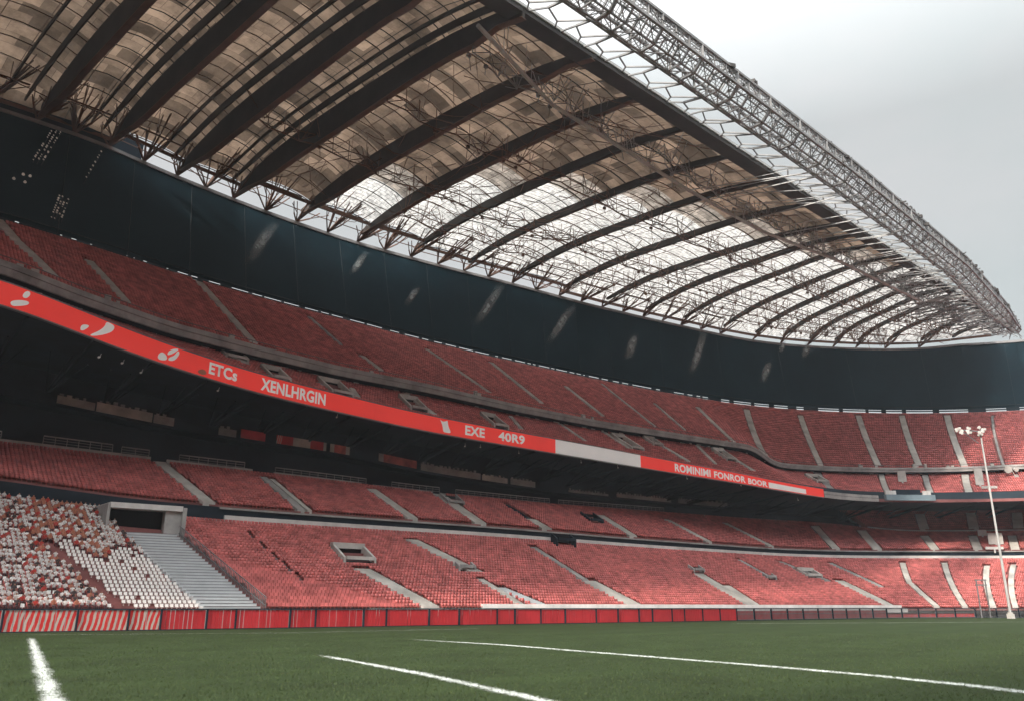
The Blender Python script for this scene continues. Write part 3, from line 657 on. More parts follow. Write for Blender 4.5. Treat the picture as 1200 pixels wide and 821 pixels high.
for P_, me, nm, lb, gr in ((near, me_r, 'red_seat', 'red plastic stadium seat in the block beside the metal stairway', 'red seats beside the metal stairway'), (white+people_seats, me_w, 'white_seat', 'white plastic stadium seat in the rows left of the metal stairway', 'white seats left of the metal stairway')):
    base = bpy.data.objects.new(nm, me); tag(base, lb, 'stadium seat', gr)
    for i, p in enumerate(P_):
        o = base if i == 0 else base.copy(); COL.objects.link(o); o.location = p[:3]; o.rotation_euler = (0, 0, p[3]); o.scale = (1, 1, 1) if nm == 'red_seat' else (.74, .9, .78)
merged_seats('lower_tier_seats', rest, M['seat'], stand, 'rows of red seats filling the lower tier')
merged_seats('club_tier_seats', [p for p in rows_of(clubT, sK+.5, 190) if in_view(p)], M['seat'], stand, 'rows of red seats above the cross walk of the end stand')
merged_seats('middle_tier_seats', [p for p in rows_of(midT, -14, 190) if in_view(p)], M['seat'], stand, 'rows of red seats behind the red ribbon board')
merged_seats('upper_tier_seats', [p for p in rows_of(upT, -20, 192) if in_view(p)], M['seat'], stand, 'rows of shaded red seats filling the upper tier')
print('SEATS', len(white), len(people), len(people_seats), len(red_all))

merged_seats('occupied_seats', people+extra, M['seat'], stand, 'red seats under the spectators of the left block')
# spectators seated in the left block
def person_mesh(shirt, lean, arm, hair):
    """a seated figure grown from a jointed skeleton"""
    J = dict(pel=(0, 0, .50), sp=(0, .02+lean*.3, .74), ch=(0, .0-lean, .97), nk=(0, -.02-lean, 1.10), hd=(0, -.05-lean, 1.24), tp=(0, -.04-lean, 1.33))
    R_ = dict(pel=.15, sp=.14, ch=.15, nk=.06, hd=.10, tp=.085); E = [('pel', 'sp'), ('sp', 'ch'), ('ch', 'nk'), ('nk', 'hd'), ('hd', 'tp')]
    for q, k in ((-1, 'l'), (1, 'r')):
        J['sh'+k] = (q*.19, -lean, 1.0); J['el'+k] = (q*.25, -.10-arm*.1, .78+arm*.2); J['wr'+k] = (q*.14, -.30, .66+arm*.5); J['ha'+k] = (q*.12, -.37, .66+arm*.55)
        J['kn'+k] = (q*.11, -.42, .52); J['an'+k] = (q*.11, -.40, .10); J['to'+k] = (q*.12, -.56, .05); J['hp'+k] = (q*.10, -.05, .48)
        R_.update({'sh'+k: .075, 'el'+k: .055, 'wr'+k: .04, 'ha'+k: .04, 'kn'+k: .075, 'an'+k: .05, 'to'+k: .04, 'hp'+k: .10})
        E += [('ch', 'sh'+k), ('sh'+k, 'el'+k), ('el'+k, 'wr'+k), ('wr'+k, 'ha'+k), ('pel', 'hp'+k), ('hp'+k, 'kn'+k), ('kn'+k, 'an'+k), ('an'+k, 'to'+k)]
    ks = list(J); me = bpy.data.meshes.new('person_skeleton'); me.from_pydata([J[k] for k in ks], [(ks.index(a), ks.index(b)) for a, b in E], [])
    o = bpy.data.objects.new('person_skeleton', me); COL.objects.link(o)
    o.modifiers.new('skin', 'SKIN'); o.modifiers.new('sub', 'SUBSURF').levels = 1
    for i, k in enumerate(ks): me.skin_vertices[0].data[i].radius = (R_[k], R_[k]); me.skin_vertices[0].data[i].use_root = (k == 'pel')
    dg = bpy.context.evaluated_depsgraph_get(); new = bpy.data.meshes.new_from_object(o.evaluated_get(dg)); new.name = 'person'
    bpy.data.objects.remove(o); bpy.data.meshes.remove(me); new.materials.clear()
    for m_ in (M[shirt], M['skin'], M['hair'], M['trouser']): new.materials.append(m_)
    for p in new.polygons:
        c = p.center; hx = Vector(J['hd'])
        if c.z > 1.12: p.material_index = 2 if (c.z > hx.z+.045 or c.y > hx.y+.03) and hair else 1
        elif c.y < -.27 and c.z > .6: p.material_index = 1
        elif c.z < .60 and (c.y < -.02 or c.z < .52): p.material_index = 3
        else: p.material_index = 0
        p.use_smooth = True
    return new
PM = [(person_mesh('sh0', .02, 0, 1), 'white shirt'), (person_mesh('sh0', -.03, .25, 1), 'white shirt'), (person_mesh('sh0', .08, .1, 1), 'white shirt'), (person_mesh('sh0', .0, .5, 1), 'white shirt'), (person_mesh('sh1', .03, .1, 1), 'red shirt'), (person_mesh('sh2', .0, .2, 1), 'dark shirt'), (person_mesh('sh3', .02, 0, 1), 'orange shirt')]
crowd = []
for i, p in enumerate(people+extra):
    orange = abs(side(p)-1.5) < 3 and p[5] > .35
    k = random.choice([0, 1, 2, 3]) if random.random() < (.5 if orange else .70) else (random.choice([4, 6, 6]) if orange else random.choice([4, 5, 5, 5, 6]))
    sc_ = random.uniform(.58, .72); rz = p[3]+random.uniform(-.25, .25)
    if i >= 300: crowd.append((k, p, rz, sc_)); continue
    o = bpy.data.objects.new('person', PM[k][0]); COL.objects.link(o)
    o.location = (p[0], p[1], p[2]-.02); o.rotation_euler = (0, 0, rz); o.scale = (sc_, sc_, sc_)
    tag(o, 'spectator in %s seated in the packed left block' % PM[k][1], 'person', 'spectators in a %s in the left block' % PM[k][1])

if crowd:
    mb = MB()
    for k, p, rz, sc_ in crowd:
        T = Matrix.Translation(p[:3]) @ Matrix.Rotation(rz, 4, 'Z') @ Matrix.Scale(sc_, 4); vs = [T @ v.co for v in PM[k][0].vertices]
        for f_ in PM[k][0].polygons: mb.face([vs[i] for i in f_.vertices], f_.material_index if f_.material_index else {0: 0, 1: 0, 2: 0, 3: 0, 4: 4, 5: 5, 6: 6}[k])
    tag(mb.build('crowd', [M['sh0'], M['skin'], M['hair'], M['trouser'], M['sh1'], M['sh2'], M['sh3']]), 'packed spectators in the upper rows of the left block', 'crowd', kind='stuff')

# ------------------------------------------------------------------ red ribbon board along the middle tier
ribbon = thing('ribbon_board', 'long red ribbon board with white lettering hung on the middle tier', 'ribbon board', eE.pt(20))
RH = 2.05
s_on = lambda px: float(np.interp(px, RPX, RSS))
RPX = list(range(-40, 1210, 10)); RSS = [np.nan]*0
_e = [(0, 350), (100, 394), (200, 430), (300, 460), (400, 483), (500, 505), (600, 522), (750, 547), (900, 571), (965, 582), (1010, 587), (1100, 588), (1200, 586)]
RSS = []
for x in RPX:
    y = np.interp(x, [q[0] for q in _e], [q[1] for q in _e]); RSS.append(on_wall(x, y, eE, 0)[0])
RHs = lambda s: float(np.interp(s, [s_on(0), s_on(300), s_on(700), s_on(965)], [2.1, 2.1, 2.05, 1.5]))
def rb(s, dd, h): return W(s, eE.d(s)+dd, eE.z(s)+h*RHs(s))
def ribbon_part(x0, x1, m, name, label=None):
    sl = srange(s_on(x0), s_on(x1), 1.2); mb = MB()
    for a_, b_, c_, d_ in ((-.18, 0, -.18, 1), (-.18, 1, .12, 1), (.12, 1, .12, 0), (.12, 0, -.18, 0)): strip(mb, sl, lambda s: rb(s, a_, b_), lambda s: rb(s, c_, d_))
    for s in (sl[0], sl[-1]): mb.face((rb(s, -.18, 0), rb(s, .12, 0), rb(s, .12, 1), rb(s, -.18, 1)))
    return mb.build(name, M[m], ribbon, label)
RSS = [s if s == s else 0 for s in RSS]
ribbon_part(-40, 650, 'ribbon', 'red_panel'); ribbon_part(650.3, 750, 'ribbonw', 'white_panel', 'blank white stretch of the board'); ribbon_part(750.3, 944, 'ribbon', 'red_panel'); ribbon_part(944.3, 965, 'ribbon', 'red_panel')
mb = MB(); sl = srange(s_on(-40), s_on(965), 1.5)
for i in range(len(sl)-1): mb.bar(rb(sl[i], .0, 1.03), rb(sl[i+1], .0, 1.03), .42, .10); mb.bar(rb(sl[i], 0, -.05), rb(sl[i+1], 0, -.05), .4, .12)
mb.build('frame', M['rail'], ribbon)
def ribbon_shape(x0, x1, polys, name='emblem', m='ribbonw'):
    mb = MB(); sa, sb_ = s_on(x0), s_on(x1)
    def soft(P):
        for _ in range(2):
            Q_ = []
            for i in range(len(P)):
                a_, b_ = P[i], P[(i+1) % len(P)]; Q_ += [(a_[0]*.75+b_[0]*.25, a_[1]*.75+b_[1]*.25), (a_[0]*.25+b_[0]*.75, a_[1]*.25+b_[1]*.75)]
            P = Q_
        return P
    for poly_ in ([soft(p) for p in polys] if name == 'emblem' else polys): mb.face([rb(sa+(sb_-sa)*u, -.195, v) for u, v in poly_])
    mb.build(name, M[m], ribbon)
ribbon_shape(11, 32, [[(0, .25), (.1, .05), (.5, .15), (1, .35), (1, .52), (.5, .45)], [(.55, .62), (.8, .58), (1, .80), (.95, .97), (.7, .92)]])
ribbon_shape(92, 131, [[(.0, .12), (.10, .10), (.30, .5), (.05, .42)], [(.28, .02), (.42, .06), (.72, .32), (.95, .62), (1, .90), (.86, .97), (.72, .97), (.70, .72), (.55, .40)]])
ribbon_shape(183, 208, [[(.0, .18), (.12, .08), (.45, .2), (.42, .42), (.2, .55), (.05, .4)], [(.40, .45), (.6, .55), (.95, .95), (.8, .95), (.5, .75)], [(.5, .2), (.8, .3), (1, .75), (.9, .9), (.75, .55), (.5, .36)]])
ribbon_shape(514, 528, [[(0, .95), (.2, .78), (.5, .85), (.66, .95), (.72, .55), (1, .12), (.6, .1), (.3, .12), (.25, .5)]])
ribbon_shape(900, 944, [[(0, .05), (1, .08), (1, .62), (0, .68)]], 'white_stripe', 'ribbonw')
ribbon_shape(229, 242, [[(0, .15), (.5, .02), (1, .18), (.6, .4)]], 'emblem', 'sh3')
def ribbon_text(body, x0, x1, v0, v1_):
    cu = bpy.data.curves.new('lettering', 'FONT'); cu.body = body; cu.resolution_u = 3; cu.offset = .035; cu.space_character = 1.05
    o = bpy.data.objects.new('lettering', cu); COL.objects.link(o); dg = bpy.context.evaluated_depsgraph_get()
    me = bpy.data.meshes.new_from_object(o.evaluated_get(dg)); bpy.data.objects.remove(o)
    co = np.array([v.co[:] for v in me.vertices]); lo_, hi_ = co.min(0), co.max(0); sa, sb_ = s_on(x0), s_on(x1)
    for v, c in zip(me.vertices, co):
        u = (c[0]-lo_[0])/(hi_[0]-lo_[0]); h = (c[1]-lo_[1])/(hi_[1]-lo_[1]); v.co = rb(sa+(sb_-sa)*u, -.20, v0+(v1_-v0)*h)-ribbon.location
    me.materials.clear(); me.materials.append(M['ribbonw']); t = bpy.data.objects.new('lettering', me); COL.objects.link(t); t.parent = ribbon
ribbon_text('ETCs', 243, 276, .22, .86); ribbon_text('XENLHRGIN', 304, 380, .15, .85); ribbon_text('EXE', 544, 567, .2, .85); ribbon_text('40R9', 583, 614, .2, .85)
ribbon_text('ROMINIMI', 790, 832, .12, .85); ribbon_text('FONROR', 836, 873, .12, .8); ribbon_text('BOOR', 876, 899, .1, .72)
# pale balcony continuing the ribbon at the end stand
mb = MB(); sl = srange(s_on(965)+.2, s_on(1030), 1.2)
wall_box(mb, sl, eE, -.1, .15, 0, .6); wall_box(mb, sl, eE, -.05, .1, .7, 1.2); mb.build('balcony_front', M['grey'], stand)
mb = MB(); wall_box(mb, srange(s_on(1030)+.1, S1, 1.5), eE, -.1, .15, 0, .55); mb.build('balcony_front', M['terrace'], stand)

# boards hung along the box level under the ribbon
for x0, x1, cells, lb in [(281, 308, [('red', 1)], 'plain red advertising board on the dark box level'), (321, 380, [('stripe', .1), ('red', .22), ('pale', .35), ('red', .27), ('pale', .06)], 'red and white advertising board on the dark box level'),
        (385, 408, [('pale', .2), ('seat', .6), ('pale', .2)], 'short faded pink board beside the red and white board'), (441, 486, [('grey', .12), ('seat', .88)], 'long faded red board with a pale edge on the box level')]:
    mb = MB(); sa, sb_ = on_ledge(x0), on_ledge(x1); c = sa; mats = []
    for m_, fr in cells:
        e_ = c+(sb_-sa)*fr; mats.append(M[m_]); wall_box(mb, [c, e_], eL, -.22, -.12, .05, 1.15, len(mats)-1); c = e_
    tag(mb.build('advertising_board', mats), lb, 'advertising board')

# desk with screens at the end stand, pale panels and the lamp cluster beside it
sa, sb_ = s_on(1036), s_on(1094)
desk = thing('media_desk', 'blue grey media desk with screens on the end stand balcony', 'desk', eE.pt(sa))
mb = MB(); wall_box(mb, srange(sa, sb_, 1), eE, -.9, -.2, .25, 1.35); mb.build('counter', M['blue'], desk)
mb = MB(); wall_box(mb, srange(sa+(sb_-sa)*.25, sb_-(sb_-sa)*.22, 1), eE, .1, .9, 1.5, 2.5); mb.build('shelf_unit', M['dark'], desk)
for q in (.05, .12, .2, .82, .9): mb = MB(); mb.box(eE.pt(sa+(sb_-sa)*q, -.5, 1.36), .8, .3, .8, math.pi/2-bearing(sa)); mb.build('screen', M['white'], desk)
def panel(px, py, w, h, label):
    s, v = midT.sv(px, py); mb = MB(); p = midT.pt(s, v, .4); mb.box(p, w, .15, h, math.pi/2-bearing(s)); mb.box(p-Vector((0, 0, .6)), w*.2, .12, .62, math.pi/2-bearing(s)); tag(mb.build('notice_board', M['pale']), label, 'panel')
panel(1058, 566, 1.8, 2.2, 'pale upright panel behind the media desk'); panel(1149, 570, 1.6, 3.4, 'tall pale panel on the red seats right of the media desk')
panel(1160, 574, 3.0, .5, 'low pale bar beside the tall pale panel')
for (px, py, w, h, lb) in [(1152, 630, 1.7, 1.2, 'small white board on the cross walk of the end stand'), (1168, 640, 2.8, 2.2, 'square white board under the floodlight mast'), (1166, 646, 3.4, .5, 'low white bar below the square white board')]:
    s, v = lowB.sv(px, py); mb = MB(); p = lowB.pt(s, v, .5); mb.box(p, w, .15, h, math.pi/2-bearing(s)); mb.box(p-Vector((0, 0, .7)), .3, .12, .72, math.pi/2-bearing(s)); tag(mb.build('sign_board', M['white']), lb, 'board')

# ------------------------------------------------------------------ barrier round the pitch
barrier = thing('pitch_barrier', 'low red panel barrier between the grass and the stand', 'barrier', W(20, 0, 0))
BH = 1.56; s = -12.0; i = 0; sF = sd(*at_z(852, 727, 0))[0]
gy = lambda s: math.pi/2-bearing(s)
while s < 196:
    w_ = random.choice([3.6, 3.6, 2.4, 4.8]) if s < sF else 4.0; e_ = s+w_
    mb = MB()
    if s < sF:
        n_ = int(w_/.34); 
        for k in range(n_):
            a_, b_ = s+.06+(w_-.12)*k/n_, s+.06+(w_-.12)*(k+1)/n_-random.choice([.02, .03, .07])
            q = [W(a_, -.02-random.uniform(0, .03), .06), W(b_, -.02, .06), W(b_, .05, .06), W(a_, .05, .06)]; u = [p+Vector((0, 0, BH-.12)) for p in q]
            lean = random.uniform(-.03, .03)
            mb.hexa(q, u)
        for j in range(0, len(mb.uv)): 
            p = mb.v[j]; ss, dd = sd(p[0], p[1]); mb.uv[j] = (ss, p[2])
        stp = s < 9.0
        mb.build('panel', M['stripe'] if stp else M['red'], barrier, 'red panel with slanted white stripes' if stp else None)
    else:
        for k in range(int(w_/.28)): p = W(s+.14+k*.28, 0, .1); mb.bar(p, p+Vector((0, 0, BH-.25)), .05)
        for h in (.12, BH*.55, BH-.1): mb.bar(W(s, 0, h), W(e_, 0, h), .06)
        if s < sF+60: 
            q = [W(s+.1, .1, .1), W(e_-.1, .1, .1), W(e_-.1, .14, .1), W(s+.1, .14, .1)]; mb.hexa(q, [p+Vector((0, 0, 1.15 if s < sF+40 else .6)) for p in q], 1)
        mb.build('rail_panel', [M['rail'], M['red']], barrier)
    mb = MB(); mb.box(W(e_, -.03, 0), .11, .2, BH+.05, gy(s)); mb.build('post', M['dark'], barrier)
    s = e_; i += 1
mb = MB(); sl = srange(-12, 196, 2)
for a_, b_ in zip(sl[:-1], sl[1:]): mb.bar(W(a_, 0, BH), W(b_, 0, BH), .16, .10); mb.bar(W(a_, -.02, .03), W(b_, -.02, .03), .16, .08)
mb.build('rail', M['dark'], barrier)

# ------------------------------------------------------------------ floodlight mast, frame on the pitch edge
base = ground(1185, 724.2)
mast = thing('floodlight_mast', 'tall pale floodlight mast standing before the end stand', 'floodlight', base)
top = HC+ray(1151, 505)[1]*base.y
def tube(mb, p, q, r0, r1, n=10, m=0):
    p, q = Vector(p), Vector(q); d = (q-p).normalized(); x = d.cross(Vector((0, 1, .01))).normalized(); y = d.cross(x)
    A = [p+(x*math.cos(t)+y*math.sin(t))*r0 for t in [2*math.pi*i/n for i in range(n)]]; B = [q+(x*math.cos(t)+y*math.sin(t))*r1 for t in [2*math.pi*i/n for i in range(n)]]
    for i in range(n): mb.face((A[i], A[(i+1) % n], B[(i+1) % n], B[i]), m)
    mb.face(A[::-1], m); mb.face(B, m)
mb = MB(); tube(mb, base, base+Vector((0, 0, top)), .22, .12); mb.build('pole', M['galv'], mast)
mb = MB(); mb.box(base+Vector((0, 0, 0)), .8, .8, .7, .3); mb.box(base+Vector((0, 0, .7)), .55, .55, .25, .3); mb.build('base', M['pale'], mast)
mb = MB(); mb.bar(base+Vector((.2, 0, top)), base+Vector((-3.8, 0, top+.3)), .16); mb.bar(base+Vector((-.6, 0, top-2)), base+Vector((-3.2, 0, top+.2)), .1); mb.build('arm', M['rail'], mast)
def cluster(c, r, parent, n):
    mb = MB()
    for q in range(n):
        a_ = random.uniform(0, 6.28); rr = r*math.sqrt(random.random()); p = c+Vector((rr*math.cos(a_), random.uniform(-.2, .2), rr*math.sin(a_)))
        tube(mb, p, p+Vector((-.1, -.3, -.12)), .12, .22, 8); mb.bar(c, p, .06)
    return mb.build('lamp_head', M['lamp'], parent)
cluster(base+Vector((0, -.2, top+.1)), .8, mast, 16); cluster(base+Vector((-2.1, -.2, top+.2)), .5, mast, 7); cluster(base+Vector((-3.6, -.2, top+.2)), .6, mast, 10)
fr = ground(1156, 723.6)
frame = thing('goal_frame', 'slim dark frame of two posts and two crossbars on the pitch edge', 'frame', fr)
hh = HC+ray(1155, 679)[1]*fr.y; mb = MB()
for q in (-.75, .75): mb = MB(); mb.bar(fr+Vector((q, 0, 0)), fr+Vector((q, 0, hh)), .16); mb.build('post', M['rail'], frame)
for h in (hh, hh-.8): mb = MB(); mb.bar(fr+Vector((-.95, 0, h)), fr+Vector((.95, 0, h)), .2); mb.build('crossbar', M['rail'], frame)
sp_s, sp_v = midT.sv(1187, 558)
sp = thing('speaker_cluster', 'pale round loudspeakers hung on the end stand parapet', 'loudspeaker', eF.pt(sp_s, -.2, -.4))
for dx, dz, r in ((-1.0, -.6, .75), (.7, -.6, .45), (.5, -2.0, .4)):
    mb = MB(); p = eF.pt(sp_s, -.5, dz-.5)+Vector((dx, 0, 0)); tube(mb, p, p+Vector((-.1, -.7, -.1)), r*.8, r, 12); mb.bar(p, eF.pt(sp_s, .1, -.3), .1); mb.build('horn', M['pale'], sp)

# ------------------------------------------------------------------ the roof
roof = thing('stadium_roof', 'great crescent roof with dark ribs, tan sheets and white skylights', 'roof', W(60, 40, 60))
I0 = np.array([-90.0, -8.0]); ID = np.array([60.1-2.6, 134.5-80.0]); ID /= np.linalg.norm(ID); I0 = np.array([2.6, 80.0])
def O_pt(s): x, y = plan(s, eH.d(s)); return np.array([float(x), float(y)])
def cross_line(o, be):
    dv = np.array([math.sin(be), math.cos(be)]); A = np.array([[dv[0], -ID[0]], [dv[1], -ID[1]]]); k = np.linalg.solve(A, I0-o); return o+dv*k[0], k[1]
ribs = []
pxs = [43, 128, 207, 273, 347, 418, 481, 543, 600, 655, 705, 755, 800, 847, 883, 915, 947, 977, 1003, 1037, 1075, 1112]
wbs = dict(zip(pxs, [0, 0, 0, .03, .12, .34, .46, .53, .58, .62, .66, .70, .76, .84, .92, 1, 1, 1, 1, 1, 1, 1]))
pH = [(35, 140), (120, 168), (175, 195), (300, 245), (400, 280), (500, 308), (600, 333), (700, 360), (800, 381), (900, 402), (1000, 408), (1070, 410), (1130, 405)]
def s_of(px): return sd(*at_z(px, np.interp(px, [p[0] for p in pH], [p[1] for p in pH]), HZ))[0]
ss = [(s_of(43)-13.5*k, 0.0, 133.0) for k in (8, 7, 6, 5, 4, 3, 2, 1)]+[(s_of(x), wbs[x], float(np.interp(x, [43, 700, 883, 1003, 1075, 1112], [133, 134, 156, 166, 170, 172]))) for x in pxs]
tip = I0+ID*((np.array([121.5, 191.5])-I0)@ID)
for s, wb, be in ss:
    o = O_pt(s); i_, k = cross_line(o, math.radians(be)); kt = (tip-I0)@ID
    ribs.append((o, i_, wb))
ribs.append((tip+np.array([-1.5, 6.0]), tip+np.array([-.5, 1.0]), 1.0))
RZ = HZ+1.6
def roof_z(w, ln): return RZ+min(4.0, ln*.055)*4*w*(1-w)+.3*math.sin(w*9)
BACK = 3.0          # open lattice strip between the wall and the sheets
HUMP = lambda k: float(np.interp(k, [0, 11, 14, 18, 32], [1.7, 1.7, 1.2, .6, .4]))
def roof_pt(k, u, w, dz=0):
    o = ribs[k][0]*(1-u)+ribs[k+1][0]*u; i_ = ribs[k][1]*(1-u)+ribs[k+1][1]*u; ln = np.linalg.norm(i_-o)
    p = o*(1-w)+i_*w; sag = -.9*math.sin(math.pi*u)*min(1, ln/60)*0+dz; return Vector((p[0], p[1], roof_z(w, ln)+sag))
nb = len(ribs)-1; NW = 22
back = lambda k: .15 if k < 9 else (2.2 if k < 11 else (4.2 if k < 14 else (2.4 if k < 17 else .5)))
for k in range(nb):
    ln = np.linalg.norm(ribs[k][1]-ribs[k][0]); wid = np.linalg.norm(ribs[k+1][0]-ribs[k][0]); w0 = min(.25, back(k)/ln)
    wb = (ribs[k][2]+ribs[k+1][2])/2; edge_w = 1-5.5/ln if ln > 12 else .8
    def sheet(wa, wz, m, name):
        if wz-wa < .01: return
        mb = MB(); nw = max(2, int(NW*(wz-wa))); nu = 8
        for a_ in range(nw):
            for b_ in range(nu):
                wA, wB, uA, uB = wa+(wz-wa)*a_/nw, wa+(wz-wa)*(a_+1)/nw, b_/nu, (b_+1)/nu
                hump = lambda u, w=.5: HUMP(k)*max(0, math.sin(math.pi*u))**.85*min(1, (1-w)*7)*min(1, w*8)
                mb.face((roof_pt(k, uA, wA, hump(uA, wA)), roof_pt(k, uB, wA, hump(uB, wA)), roof_pt(k, uB, wB, hump(uB, wB)), roof_pt(k, uA, wB, hump(uA, wB))),
                        uv=[(uA*wid+k*37.3, wA*ln+k*11.7), (uB*wid+k*37.3, wA*ln+k*11.7), (uB*wid+k*37.3, wB*ln+k*11.7), (uA*wid+k*37.3, wB*ln+k*11.7)])
        mb.build(name, M[m], roof)
    jw = random.uniform(-.03, .03) if 0 < wb < .9 else 0
    wm = max(w0, min(edge_w, wb+jw)) if wb > .02 else w0
    if wb >= .95: wm = edge_w
    wq = min(edge_w, wm+5.5/ln) if 0 < wb < .95 and wm > w0+.005 else wm
    sheet(w0, wm, 'sky', 'skylight_sheet'); sheet(wm, wq, 'mid', 'cream_sheet'); sheet(wq, edge_w, 'tan', 'tan_sheet')
    if k < nb-3: sheet(edge_w, 1, 'tan' if wb < .9 else 'sky', 'edge_sheet')
    mb = MB(); npz = max(3, int(ln/3.2)); hp = lambda u, w=.5: HUMP(k)*max(0, math.sin(math.pi*u))**.85*min(1, (1-w)*7)*min(1, w*8); thin = k < 14
    for a_ in range(npz+1):
        w = w0+(1-w0)*a_/npz
        for b_ in range(6): mb.bar(roof_pt(k, b_/6, w, hp(b_/6, w)-.22), roof_pt(k, (b_+1)/6, w, hp((b_+1)/6, w)-.22), (.07 if thin else .09) if a_ % 3 else (.10 if thin else .18), .12)
    for u in ((.33, .66) if k < 16 else (.5,)):
        for a_ in range(npz): mb.bar(roof_pt(k, u, w0+(1-w0)*a_/npz, hp(u, w0+(1-w0)*a_/npz)-.15), roof_pt(k, u, w0+(1-w0)*(a_+1)/npz, hp(u, w0+(1-w0)*(a_+1)/npz)-.15), .07)
    mb.build('purlin_grid', M['rust'] if k % 2 else M['rib'], roof)
for k in range(nb):
    mb = MB(); ln = np.linalg.norm(ribs[k][1]-ribs[k][0]); dp = float(np.interp(k, [0, 11, 12, 13, 14, 15, 21, nb], [5.2, 4.4, 3.2, 2.3, 1.6, 1.3, .95, .65])); n_ = 16; th = .35 if k < 14 else .45
    t_ = Vector((*(ribs[min(k+1, nb)][0]-ribs[k][0]), 0)).normalized()*th/2
    prof = lambda w: dp*(.28+.72*min(1, w*6))*(.7+.3*math.sin(math.pi*min(1, w*1.05+.12)))*(1 if w < .93 else .6)
    w_s = min(.2, 1.5/ln)
    for a_ in range(n_):
        wa, wz = w_s+(1-w_s)*a_/n_, w_s+(1-w_s)*(a_+1)/n_; P_, Q_ = roof_pt(k, 0, wa), roof_pt(k, 0, wz); da, dz_ = Vector((0, 0, prof(wa))), Vector((0, 0, prof(wz)))
        mb.hexa([P_-t_-da, P_+t_-da, P_+t_, P_-t_], [Q_-t_-dz_, Q_+t_-dz_, Q_+t_, Q_-t_])
    ro = mb.build('rib', M['rib'], roof)
    if 0 < k < 12:      # shallow joists added beside each rib to darken the bay towards it
        f_ = float(np.interp(k, [9, 11], [.55, .35]))
        for u_, dj in ((1-.66, .8), (1-.84, 2.2)):
            u_ = 1-u_; mb = MB()
            for a_ in range(n_):
                wa, wz = w_s+(.97-w_s)*a_/n_, w_s+(.97-w_s)*(a_+1)/n_; P_, Q_ = roof_pt(k-1, u_, wa), roof_pt(k-1, u_, wz); da, dz_ = Vector((0, 0, dj*f_*min(1, wa*6+.15))), Vector((0, 0, dj*f_*min(1, wz*6+.15))); h_ = Vector((0, 0, .3))
                tj = t_*.5; mb.hexa([P_-tj-da, P_+tj-da, P_+tj+h_, P_-tj+h_], [Q_-tj-dz_, Q_+tj-dz_, Q_+tj+h_, Q_-tj+h_])
            mb.build('shade_joist', M['rib'], roof)
    mb = MB()      # bright lower flange
    for a_ in range(n_):
        wa, wz = w_s+(1-w_s)*a_/n_, w_s+(1-w_s)*(a_+1)/n_; mb.bar(roof_pt(k, 0, wa)-Vector((0, 0, prof(wa)+.06)), roof_pt(k, 0, wz)-Vector((0, 0, prof(wz)+.06)), .8 if k < 14 else .6, .12)
    mb.build('flange', M['rust'] if k < 14 else M['rib'], ro)
BH_ = lambda k, u, w: HUMP(k)*max(0, math.sin(math.pi*min(1, max(0, u))))**.85*min(1, (1-w)*7)*min(1, w*8)
# branching brackets between the wall top and the sheets
for k in range(nb-1):
    ln = np.linalg.norm(ribs[k][1]-ribs[k][0]); wB = min(.3, 4.2/ln)
    for u0 in ((.0, .5) if k < 21 else (.0,)):
        o = ribs[k][0]*(1-u0)+ribs[k+1][0]*u0; b_ = Vector((o[0], o[1], HZ+.1)); mb = MB()
        hub = b_+Vector((0, 0, .1)); 
        for q in range(11 if k < 15 else 8):
            u = min(1.2, max(-.2, u0+random.uniform(-.32, .32))); w = random.uniform(.4, 1.9)*wB
            e_ = roof_pt(k, u, w, BH_(k, u, w)-.15) ; mid_ = hub.lerp(e_, .55)+Vector((random.uniform(-.35, .35), random.uniform(-.35, .35), -.25))
            mb.bar(hub, mid_, .20); mb.bar(mid_, e_, .14)
            f_ = roof_pt(k, min(1.2, max(-.2, u+random.uniform(-.15, .15))), w*random.uniform(.5, 1.3), -.2); f_ = f_+Vector((0, 0, BH_(k, u, w))); mb.bar(mid_, f_, .10)
        mb.bar(roof_pt(k, max(0, u0-.3), wB*1.2, -.6), roof_pt(k, min(1, u0+.3), wB*1.2, -.6), .2)
        mb.build('bracket', M['rust'], roof)
mb = MB()          # eaves beam and clear strip rails
for k in range(nb):
    ln = np.linalg.norm(ribs[k][1]-ribs[k][0]); w0 = min(.25, back(k)/ln)
    for b_ in range(3):
        mb.bar(roof_pt(k, b_/3, w0, -.4), roof_pt(k, (b_+1)/3, w0, -.4), .3, .5); mb.bar(roof_pt(k, b_/3, w0*.45, -.5), roof_pt(k, (b_+1)/3, w0*.45, -.5), .12)
mb.build('eaves_beam', M['rust'], roof)
# dark fascia along the inner edge and a pale pipe running beneath
kT = (tip-I0)@ID
def on_I(k, off, z):      # k metres along the inner edge, off metres in over the pitch
    nn = np.array([ID[1], -ID[0]]); p = I0+ID*k+nn*off; return Vector((p[0], p[1], z))
mb = MB(); ks = srange(-135, kT-14, 2.5)
for a_, b_ in zip(ks[:-1], ks[1:]):
    h = lambda k: float(np.interp(k, [40, kT-14], [1.0, .6])); wd = lambda k: float(np.interp(k, [60, kT-20], [2.4, .9]))
    q = [on_I(a_, 0, RZ+.2), on_I(a_, -wd(a_), RZ-.5), on_I(a_, -wd(a_), RZ-.8), on_I(a_, .0, RZ-h(a_))]; u = [on_I(b_, 0, RZ+.2), on_I(b_, -wd(b_), RZ-.5), on_I(b_, -wd(b_), RZ-.8), on_I(b_, .0, RZ-h(b_))]
    mb.hexa(q, u)
mb.build('fascia', M['fascia'], roof)
mb = MB()
for a_, b_ in zip(ks[:-1], ks[1:]): mb.bar(on_I(a_, .05, RZ-.2), on_I(b_, .05, RZ-.2), .25, .3)
mb.build('gutter', M['galv'], roof)
